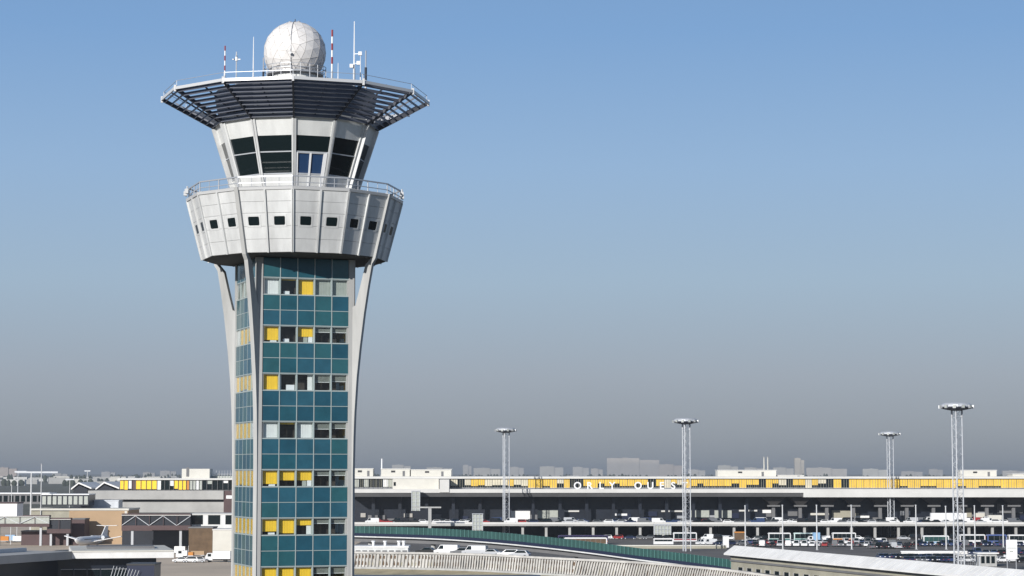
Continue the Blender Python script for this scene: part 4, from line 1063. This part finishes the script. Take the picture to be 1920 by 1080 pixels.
for j_, (px, kd, c, lab) in enumerate(((838, 'van', 'white', 'white van on the viaduct road, nearest the cabin'), (868, 'estate', 'grey', 'grey estate car between two vans on the viaduct road'), (893, 'van', 'silver', 'the only silver van on the viaduct road'), (922, 'saloon', 'silver', 'silver saloon just past the silver van on the viaduct road'), (956, 'estate', 'white', 'white estate car on the viaduct road under the ramp'), (976, 'hatchback', 'silver', 'silver hatchback farthest along the viaduct road'), (800, 'saloon', 'black', 'black saloon on the viaduct road beside the end of the cabin'))):
    q = min(wp_top, key=lambda w: abs(960 + F * w.x / w.y - px)); o, ks = new_parts(kd); o.location = q + Vector((0, 3.0, -.596)); o.rotation_euler.z = R(-18)
    for w in [o] + ks: w.color = CARCOL[c]
    tag(o, lab, 'van' if kd == 'van' else 'car', 'vehicles on the viaduct road')
car_row(1010, 1130, 745, .004, 'visible just above the green glass', 6, 0, ('red', 'grey', 'white', 'navy'))

def bus(px0, px1, Y, label, col, band='dark_glass', stripe=None, rz=0., H=3.1):
    x0, x1 = at(px0, 1010, Y).x, at(px1, 1010, Y).x; L = x1 - x0; t = tag(empty('bus', ((x0 + x1) / 2, Y, .004), rz), label, 'bus', 'buses and coaches on the forecourt'); h = L / 2; b = 1.25
    m = MB(); m.prism([(-h, -b, .35), (h, -b, .35), (h, -b, H - .25), (h - .35, -b, H), (-h + .25, -b, H), (-h, -b, H - .3)], (0, 2 * b, 0), 'paint'); o = m.build('body', t); o.color = col
    for s_ in (-1, 1):
        m = MB(); n = max(3, int(L / 1.6)); m.box(-h + .35, h - .35, s_ * b - .015, s_ * b + .015, 1.3, H - .4, band)
        for i in range(1, n): a = -h + .4 + (L - .8) * i / n; m.box(a - .1, a, s_ * b - .02, s_ * b + .02, 1.35, H - .45, 'shade_grey')
        m.build('window_band', t)
    m = MB(); m.box(-h - .02, -h + .02, -b + .12, b - .12, 1.2, H - .5, band); m.build('windscreen', t)
    if stripe:
        for s_ in (-1, 1): MB().box(-h + .2, h - .2, s_ * b - .015, s_ * b + .015, .75, 1.2, stripe).build('stripe', t)
    for x in (-h + 2.2, h - 2.6):
        for s_ in (-1, 1): m = MB(); m.tube((x, s_ * (b - .2) - .15, .48), (x, s_ * (b - .2) + .17, .48), .48, 'tyre', n=12); m.build('wheel', t)
    return t
WHT = (.72, .72, .72, 1)
bus(1262, 1306, 752, 'white coach with a maroon stripe behind the floodlight mast by the name', WHT, stripe='red', H=3.4)
bus(1440, 1482, 755, 'white and green bus parked first in the line of buses', WHT, stripe='green_post', H=3.2)
bus(1488, 1530, 755, 'white and pale green bus parked second in the line of buses', (.6, .72, .7, 1), stripe='green_post', H=3.2)
bus(1560, 1604, 757, 'white coach with an orange-red stripe behind the kiosk and lamp post', WHT, stripe='orange', H=3.2)
bus(1730, 1778, 722, 'white bus with teal windows and blue stripe beside the nearest mast', WHT, band='green_glass', stripe='sign_blue', H=3.2)
bus(1798, 1846, 735, 'white bus with dark windows just past the nearest mast', WHT, H=3.2)
bus(1850, 1886, 730, 'blue ended bus in the line beside the notice board', (.08, .12, .3, 1), H=3.3)
bus(1890, 1935, 732, 'white bus cut off by the edge of the photo', WHT, H=3.2)
bus(1058, 1138, 700, 'long pale bus with a brown windows band just above the green glass', WHT, band='brownish', H=3.2)
bus(1046, 1140, 732, 'dark blue bus with a red end behind the long pale bus', (.04, .03, .09, 1), stripe='orange', H=3.0)
bus(1225, 1262, 722, 'low white shuttle bus in front of the barred shelter', WHT, H=2.3)

def truck(px0, px1, Y, label, box='white', cab_col=WHT, rz=0., Hb=3.2, z=.004):
    x0, x1 = at(px0, 1010, Y).x, at(px1, 1010, Y).x; L = x1 - x0; t = tag(empty('truck', ((x0 + x1) / 2, Y, z), rz), label, 'truck'); h = L / 2; b = 1.15
    m = MB(); m.box(-h + 2.05, h, -b, b, .85, Hb, box); m.build('cargo_box', t)
    m = MB(); m.prism([(-h, -b + .05, .5), (-h + 2.0, -b + .05, .5), (-h + 2.0, -b + .05, 2.4), (-h + .55, -b + .05, 2.4), (-h, -b + .05, 1.4)], (0, 2 * b - .1, 0), 'paint'); o = m.build('cab', t); o.color = cab_col
    m = MB(); m.prism([(-h + .06, -b + .25, 1.5), (-h + .5, -b + .25, 2.3), (-h + .47, -b + .25, 2.33), (-h + .02, -b + .25, 1.52)], (0, 2 * b - .5, 0), 'dark_glass')
    for s_ in (-1, 1): m.box(-h + .7, -h + 1.6, s_ * (b - .05) - .02, s_ * (b - .05) + .02, 1.5, 2.2, 'dark_glass')
    m.build('glazing', t); MB().box(-h + .5, h - .1, -b + .3, b - .3, .5, .84, 'black').build('chassis', t)
    for x in (-h + 1.1, h - 1.4):
        for s_ in (-1, 1): m = MB(); m.tube((x, s_ * (b - .2) - .13, .45), (x, s_ * (b - .2) + .14, .45), .45, 'tyre', n=12); m.build('wheel', t)
truck(386, 433, gy(1052), 'large white box van parked beside the tower on the apron', Hb=2.9)
truck(1735, 1812, YD0 + 9, 'long white lorry on the upper road behind the nearest mast', Hb=3.8, z=zdk)
truck(1843, 1878, YD0 + 10, 'pale delivery lorry on the upper road past the nearest mast', Hb=3.0, z=zdk, box='cream')
truck(1513, 1537, 742, 'white delivery van with a pale blue box behind a white post', box='sign_blue', Hb=3.6)
truck(331, 352, gy(1046), 'small white service truck at the end of the pale roof', Hb=2.3)

# equipment on the apron
def dolly(px, py, label, k, L=3.2, H=1.2, extra=None):
    Y = gy(py); p = at(px, py, Y); t = tag(empty('baggage_cart', (p.x, Y, .004), R(cr.uniform(-12, 12))), label, 'baggage cart', 'ground equipment on the apron')
    MB().box(-L / 2, L / 2, -.8, .8, .45, .65, 'steel').build('platform', t)
    m = MB(); m.box(-L / 2 + .1, L / 2 - .1, -.75, .75, .654, .65 + H, k); m.build('load', t)
    for x in (-L / 2 + .5, L / 2 - .5):
        for s_ in (-.7, .7): m = MB(); m.tube((x, s_ - .08, .25), (x, s_ + .08, .25), .25, 'tyre', n=8); m.build('wheel', t)
for px, py, lab, k, L, H in ((338, 1038, 'white baggage cart nearest the end of the pale roof', 'white', 3.4, 1.7), (352, 1030, 'grey topped baggage cart in front of the dark hall', 'grey_blind', 3, 1.4), (362, 1036, 'white baggage cart in the middle of the apron equipment', 'white', 3, 1.6),
                             (372, 1026, 'cream baggage cart standing by the brown hut', 'cream', 3, 2.2), (384, 1031, 'pale blue high container cart behind the white van', 'sign_blue', 2.6, 3.0), (396, 1028, 'white high container cart close to the white van', 'white', 3.2, 2.6), (350, 1044, 'long orange baggage cart loaded low on the apron', 'orange', 4.2, .9),
                             (371, 1043, 'tan loaded baggage cart beside the orange one', 'tan', 4.0, 1.1), (418, 1030, 'cream container cart against the tower behind the van', 'cream', 3.4, 1.8), (406, 1033, 'dark baggage cart just behind the white van', 'black', 2.4, 2.2), (426, 1034, 'red brown cart half hidden by the tower', 'red', 2.4, 1.2)):
    dolly(px, py, lab, k, L, H)
for px, py, lab, k, L, H in ((6, 1016, 'orange loaded cart at the very edge of the photo', 'orange', 4, 1.5), (20, 1015, 'white and blue cart between the orange cart and the maroon block', 'sign_blue', 3.6, 1.8), (34, 1016, 'white cart before the maroon block near the edge of the photo', 'white', 3.6, 1.6), (48, 1015, 'cream cart in front of the maroon block', 'cream', 3, 1.2)):
    dolly(px, py, lab, k, L, H)
for px, lab, c, kd in ((340, 'low white car on the apron, farther from the tower', 'white', 'saloon'), (356, 'white estate car on the apron between the saloon and the white van', 'white', 'estate'), (371, 'silver hatchback on the apron just before the white box van', 'silver', 'hatchback')):
    o, ks = new_parts(kd); Y = gy(1053); o.location = (at(px, 1050, Y).x, Y, .004); o.rotation_euler.z = 0
    for q in [o] + ks: q.color = CARCOL[c]
    tag(o, lab, 'car', 'cars on the apron beside the tower')

# notice board and kiosk on the forecourt
t = tag(empty('notice_board', (at(1897, 1030, 540).x, 540, 0)), 'tall blank white notice board beside the edge of the photo', 'sign board'); zt, zb = zat(1012, 540), zat(1048, 540)
MB().box(-1.35, 1.35, 0, .25, max(zb, 1), zt, 'white').build('board', t)
m = MB(); m.box(-1.2, -1.0, .26, .4, 0, zt - .3, 'steel'); m.box(1.0, 1.2, .26, .4, 0, zt - .3, 'steel'); m.build('post', t)
m = MB(); m.box(-1.1, 1.1, -.03, -.005, lerp(zb, zt, .55), lerp(zb, zt, .58), 'grey_blind'); m.box(-.5, .3, -.03, -.005, lerp(zb, zt, .36), lerp(zb, zt, .42), 'grey_blind'); m.build('marking', t)
t = tag(empty('kiosk', (at(1836, 1058, 560).x, 560, 0)), 'grey barred kiosk with a flat roof next to the nearest mast', 'kiosk')
MB().box(0, 4.5, 0, 4, 0, 3.2, 'concrete_light').build('wall', t); MB().box(-.5, 5, -.5, 4.5, 3.204, 3.5, 'roof_white').build('roof', t)
for x in (.5, 1.8, 3.1): MB().box(x, x + .9, -.06, -.005, .8, 2.6, 'dark_glass').build('window', t)
t = tag(empty('canopy_shelter', (at(1802, 1060, 520).x, 520, 0)), 'open steel shelter with a white roof at the foot of the nearest mast', 'shelter')
for x in (0, 4.4):
    for y in (0, 3.6): MB().box(x - .12, x + .12, y - .12, y + .12, 0, 4.2, 'galv').build('post', t)
MB().box(-.6, 5, -.6, 4.2, 4.204, 4.5, 'fascia').build('roof', t)
m = MB()
for i in range(9): m.bar((.1 + i * .52, -.1, .2), (.1 + i * .52, -.1, 4.1), .05, 'galv')
for z in (1, 2, 3, 4): m.bar((0, -.1, z), (4.4, -.1, z), .05, 'galv')
m.build('lattice', t)
t = tag(empty('kiosk', (at(1356, 1010, 700).x, 700, 0)), 'small white upright kiosk behind the end of the green ramp', 'kiosk')
MB().box(0, 1.8, 0, 1.8, 0, 3.6, 'white').build('wall', t); MB().box(-.2, 2, -.2, 2, 3.604, 3.8, 'galv').build('roof', t)
simple_block('retaining_wall', 'low beige retaining wall above the green ramp end', 'wall', 1130, 1362, 1022, 1034, 690, .6, 'beige_wall', 'cream')
simple_block('retaining_wall', 'low white wall running behind the dark parked cars', 'wall', 1690, 1930, 1033, 1039, 640, .5, 'roof_white', 'white')
simple_block('bus_shelter', 'orange-brown bus shelter beside the line of buses', 'bus shelter', 1378, 1396, 997, 1012, 745, 2, 'brownish', 'orange')

# ------------------------------------------------------------------ far city and woods
fr_ = random.Random(9)
FAR = [  # px0, px1, ytop, distance, colour, windows, label
    (1138, 1236, 859, 3600, (.42, .40, .39), 'widest pale apartment slab on the skyline, beyond the terminal name'),
    (1236, 1279, 867, 3500, (.42, .38, .36), 'lower pinkish block joined to the widest skyline slab'),
    (1490, 1508, 859, 2900, (.50, .46, .40), 'narrow tall beige block alone on the skyline'),
    (1346, 1384, 869, 3300, (.48, .47, .44), 'pale block above the longest plant room, first of two'),
    (1396, 1432, 873, 3300, (.48, .46, .43), 'pale low block above the longest plant room, second of two'),
    (1450, 1488, 873, 3000, (.46, .45, .43), 'pale long block just before the narrow tall one'),
    (1512, 1588, 873.5, 2800, (.46, .44, .42), 'long flat grey block just after the narrow tall one'),
    (1618, 1664, 875.5, 2700, (.50, .50, .48), 'pale flat block beside the fourth floodlight mast'),
    (735, 770, 868, 3300, (.45, .44, .42), 'faint pale block over the cream plant room with the vent'),
    (800, 848, 873, 3000, (.50, .49, .46), 'faint long block over the long cream plant room'),
    (868, 884, 868, 3400, (.42, .41, .40), 'faint narrow block before the third floodlight mast'),
    (888, 938, 874, 3100, (.44, .43, .41), 'faint wide block directly before the third floodlight mast'),
    (956, 982, 872, 3500, (.46, .45, .44), 'faint block just after the mast near the stair tower'),
    (1012, 1056, 871, 3300, (.46, .45, .43), 'faint wide pale block before the terminal name'),
    (1074, 1104, 872, 3600, (.48, .47, .46), 'faint pale block above the first letters of the name'),
    (1108, 1130, 875, 3100, (.45, .43, .41), 'faint small block touching the widest slab'),
    (1290, 1322, 877, 3000, (.45, .44, .43), 'faint low block behind the second floodlight mast'),
    (-10, 31, 873, 2400, (.42, .36, .33), 'pinkish block cut off by the edge of the photo'),
    (98, 126, 884, 2600, (.36, .36, .36), 'faint small block behind the long crossbar'),
    (190, 216, 881, 2800, (.38, .38, .39), 'faint grey block over the two hangars'),
    (268, 290, 882, 3000, (.40, .39, .38), 'faint grey block over the yellow windows of the wing'),
    (300, 330, 879, 3200, (.40, .39, .38), 'faint grey block just before the cream plant room of the wing'),
    (1690, 1730, 880, 3300, (.42, .41, .40), 'faint grey block between the fourth and the nearest mast'),
    (1742, 1768, 876, 3600, (.42, .41, .40), 'faint grey block just before the nearest mast'),
    (1880, 1925, 879, 2900, (.46, .45, .44), 'faint pale block at the edge of the photo past the masts'),
]
for i, (p0, p1, yt, Y, col, lab) in enumerate(FAR):
    Y *= 3.2; yt += 0 if yt < 860 else 3.5; col = tuple(min(.85, c * .9) for c in col)
    a, b = at(p0, yt, Y), at(p1, yt, Y); k = f'far_wall_{i}'; M[k] = mat(k, col, .9, 0, .12, .02)
    t = tag(empty('apartment_block', (a.x, Y, 0)), lab, 'building', 'blocks on the skyline'); L = b.x - a.x; H = a.z
    MB().box(0, L * .62, 0, 18, 0, H - .6, k).box(L * .62 + .01, L, 3, 18, 0, H * .9 - .6, k).build('wall', t); MB().box(-.3, L * .62, -.3, 18.3, H - .596, H, k).box(L * .62 + .01, L + .3, 2.7, 18.3, H * .9 - .596, H * .9, k).build('roof', t)
    if L > 25: MB().box(L * .3, L * .4, 4, 10, H + .004, H + 2, k).build('lift_housing', t)
    n = max(3, int(L / 7)); f = max(3, int(H / 3.2)); m = MB()
    L *= .62
    for c_ in range(n):
        for r_ in range(f): m.box(L * (c_ + .25) / n, L * (c_ + .75) / n, -.12, -.02, 1.2 + r_ * (H - 2) / f, 2.3 + r_ * (H - 2) / f, 'concrete')
    o = m.build('window', t); o['kind'] = 'stuff'
for px, lab in ((1432.5, 'thin pale chimney on the skyline, farther from the tall block'), (1439.5, 'thin pale chimney on the skyline, nearer the narrow tall block')):
    p = at(px, 858, 3000); t = tag(empty('chimney', (p.x, 3000, 0)), lab, 'chimney', 'pair of skyline chimneys')
    MB().tube((0, 0, 0), (0, 0, p.z), 1.4, 'cream', .9, n=10).build('stack', t); MB().tube((0, 0, p.z), (0, 0, p.z + 1.2), 1.1, 'concrete_far', n=10).build('rim', t)
m = MB()
for Y in (1500, 2000, 2600, 3700, 5000, 7000):
    x = -Y * .27
    while x < Y * .27:
        w = fr_.uniform(14, 55); h = fr_.uniform(4, 11) + Y * .0012
        if fr_.random() < .8 and not (x < -.1 * Y and Y < 3000):
            yy = Y + fr_.uniform(-90, 90); n = max(2, int(w / 9))
            for q in range(n):
                cx = x + w * q / n; r_ = fr_.uniform(4, 7); hh = h * fr_.uniform(.65, 1.15)
                m.lathe([(r_ * .7, 0), (r_, hh * .45), (r_ * .8, hh * .75), (r_ * .3, hh)], 'tree_green', 7, (cx, yy + fr_.uniform(-12, 12)), fr_.random())
        x += w * fr_.uniform(.8, 1.5)
o = m.build('woods', fix=False); o['kind'] = 'stuff'
# low grey roofs between the woods: the far suburb, too many to count
m = MB()
for i in range(520):
    Y = fr_.uniform(1800, 6500); x = fr_.uniform(-.25, .25) * Y
    if x < -.1 * Y and Y < 3800: continue
    w, h = fr_.uniform(10, 60), fr_.uniform(5, 13); m.box(x, x + w, Y, Y + 14, 0, h, fr_.choice(('concrete_far', 'cream', 'shade_grey', 'fascia')))
o = m.build('suburb', fix=False); o['kind'] = 'stuff'
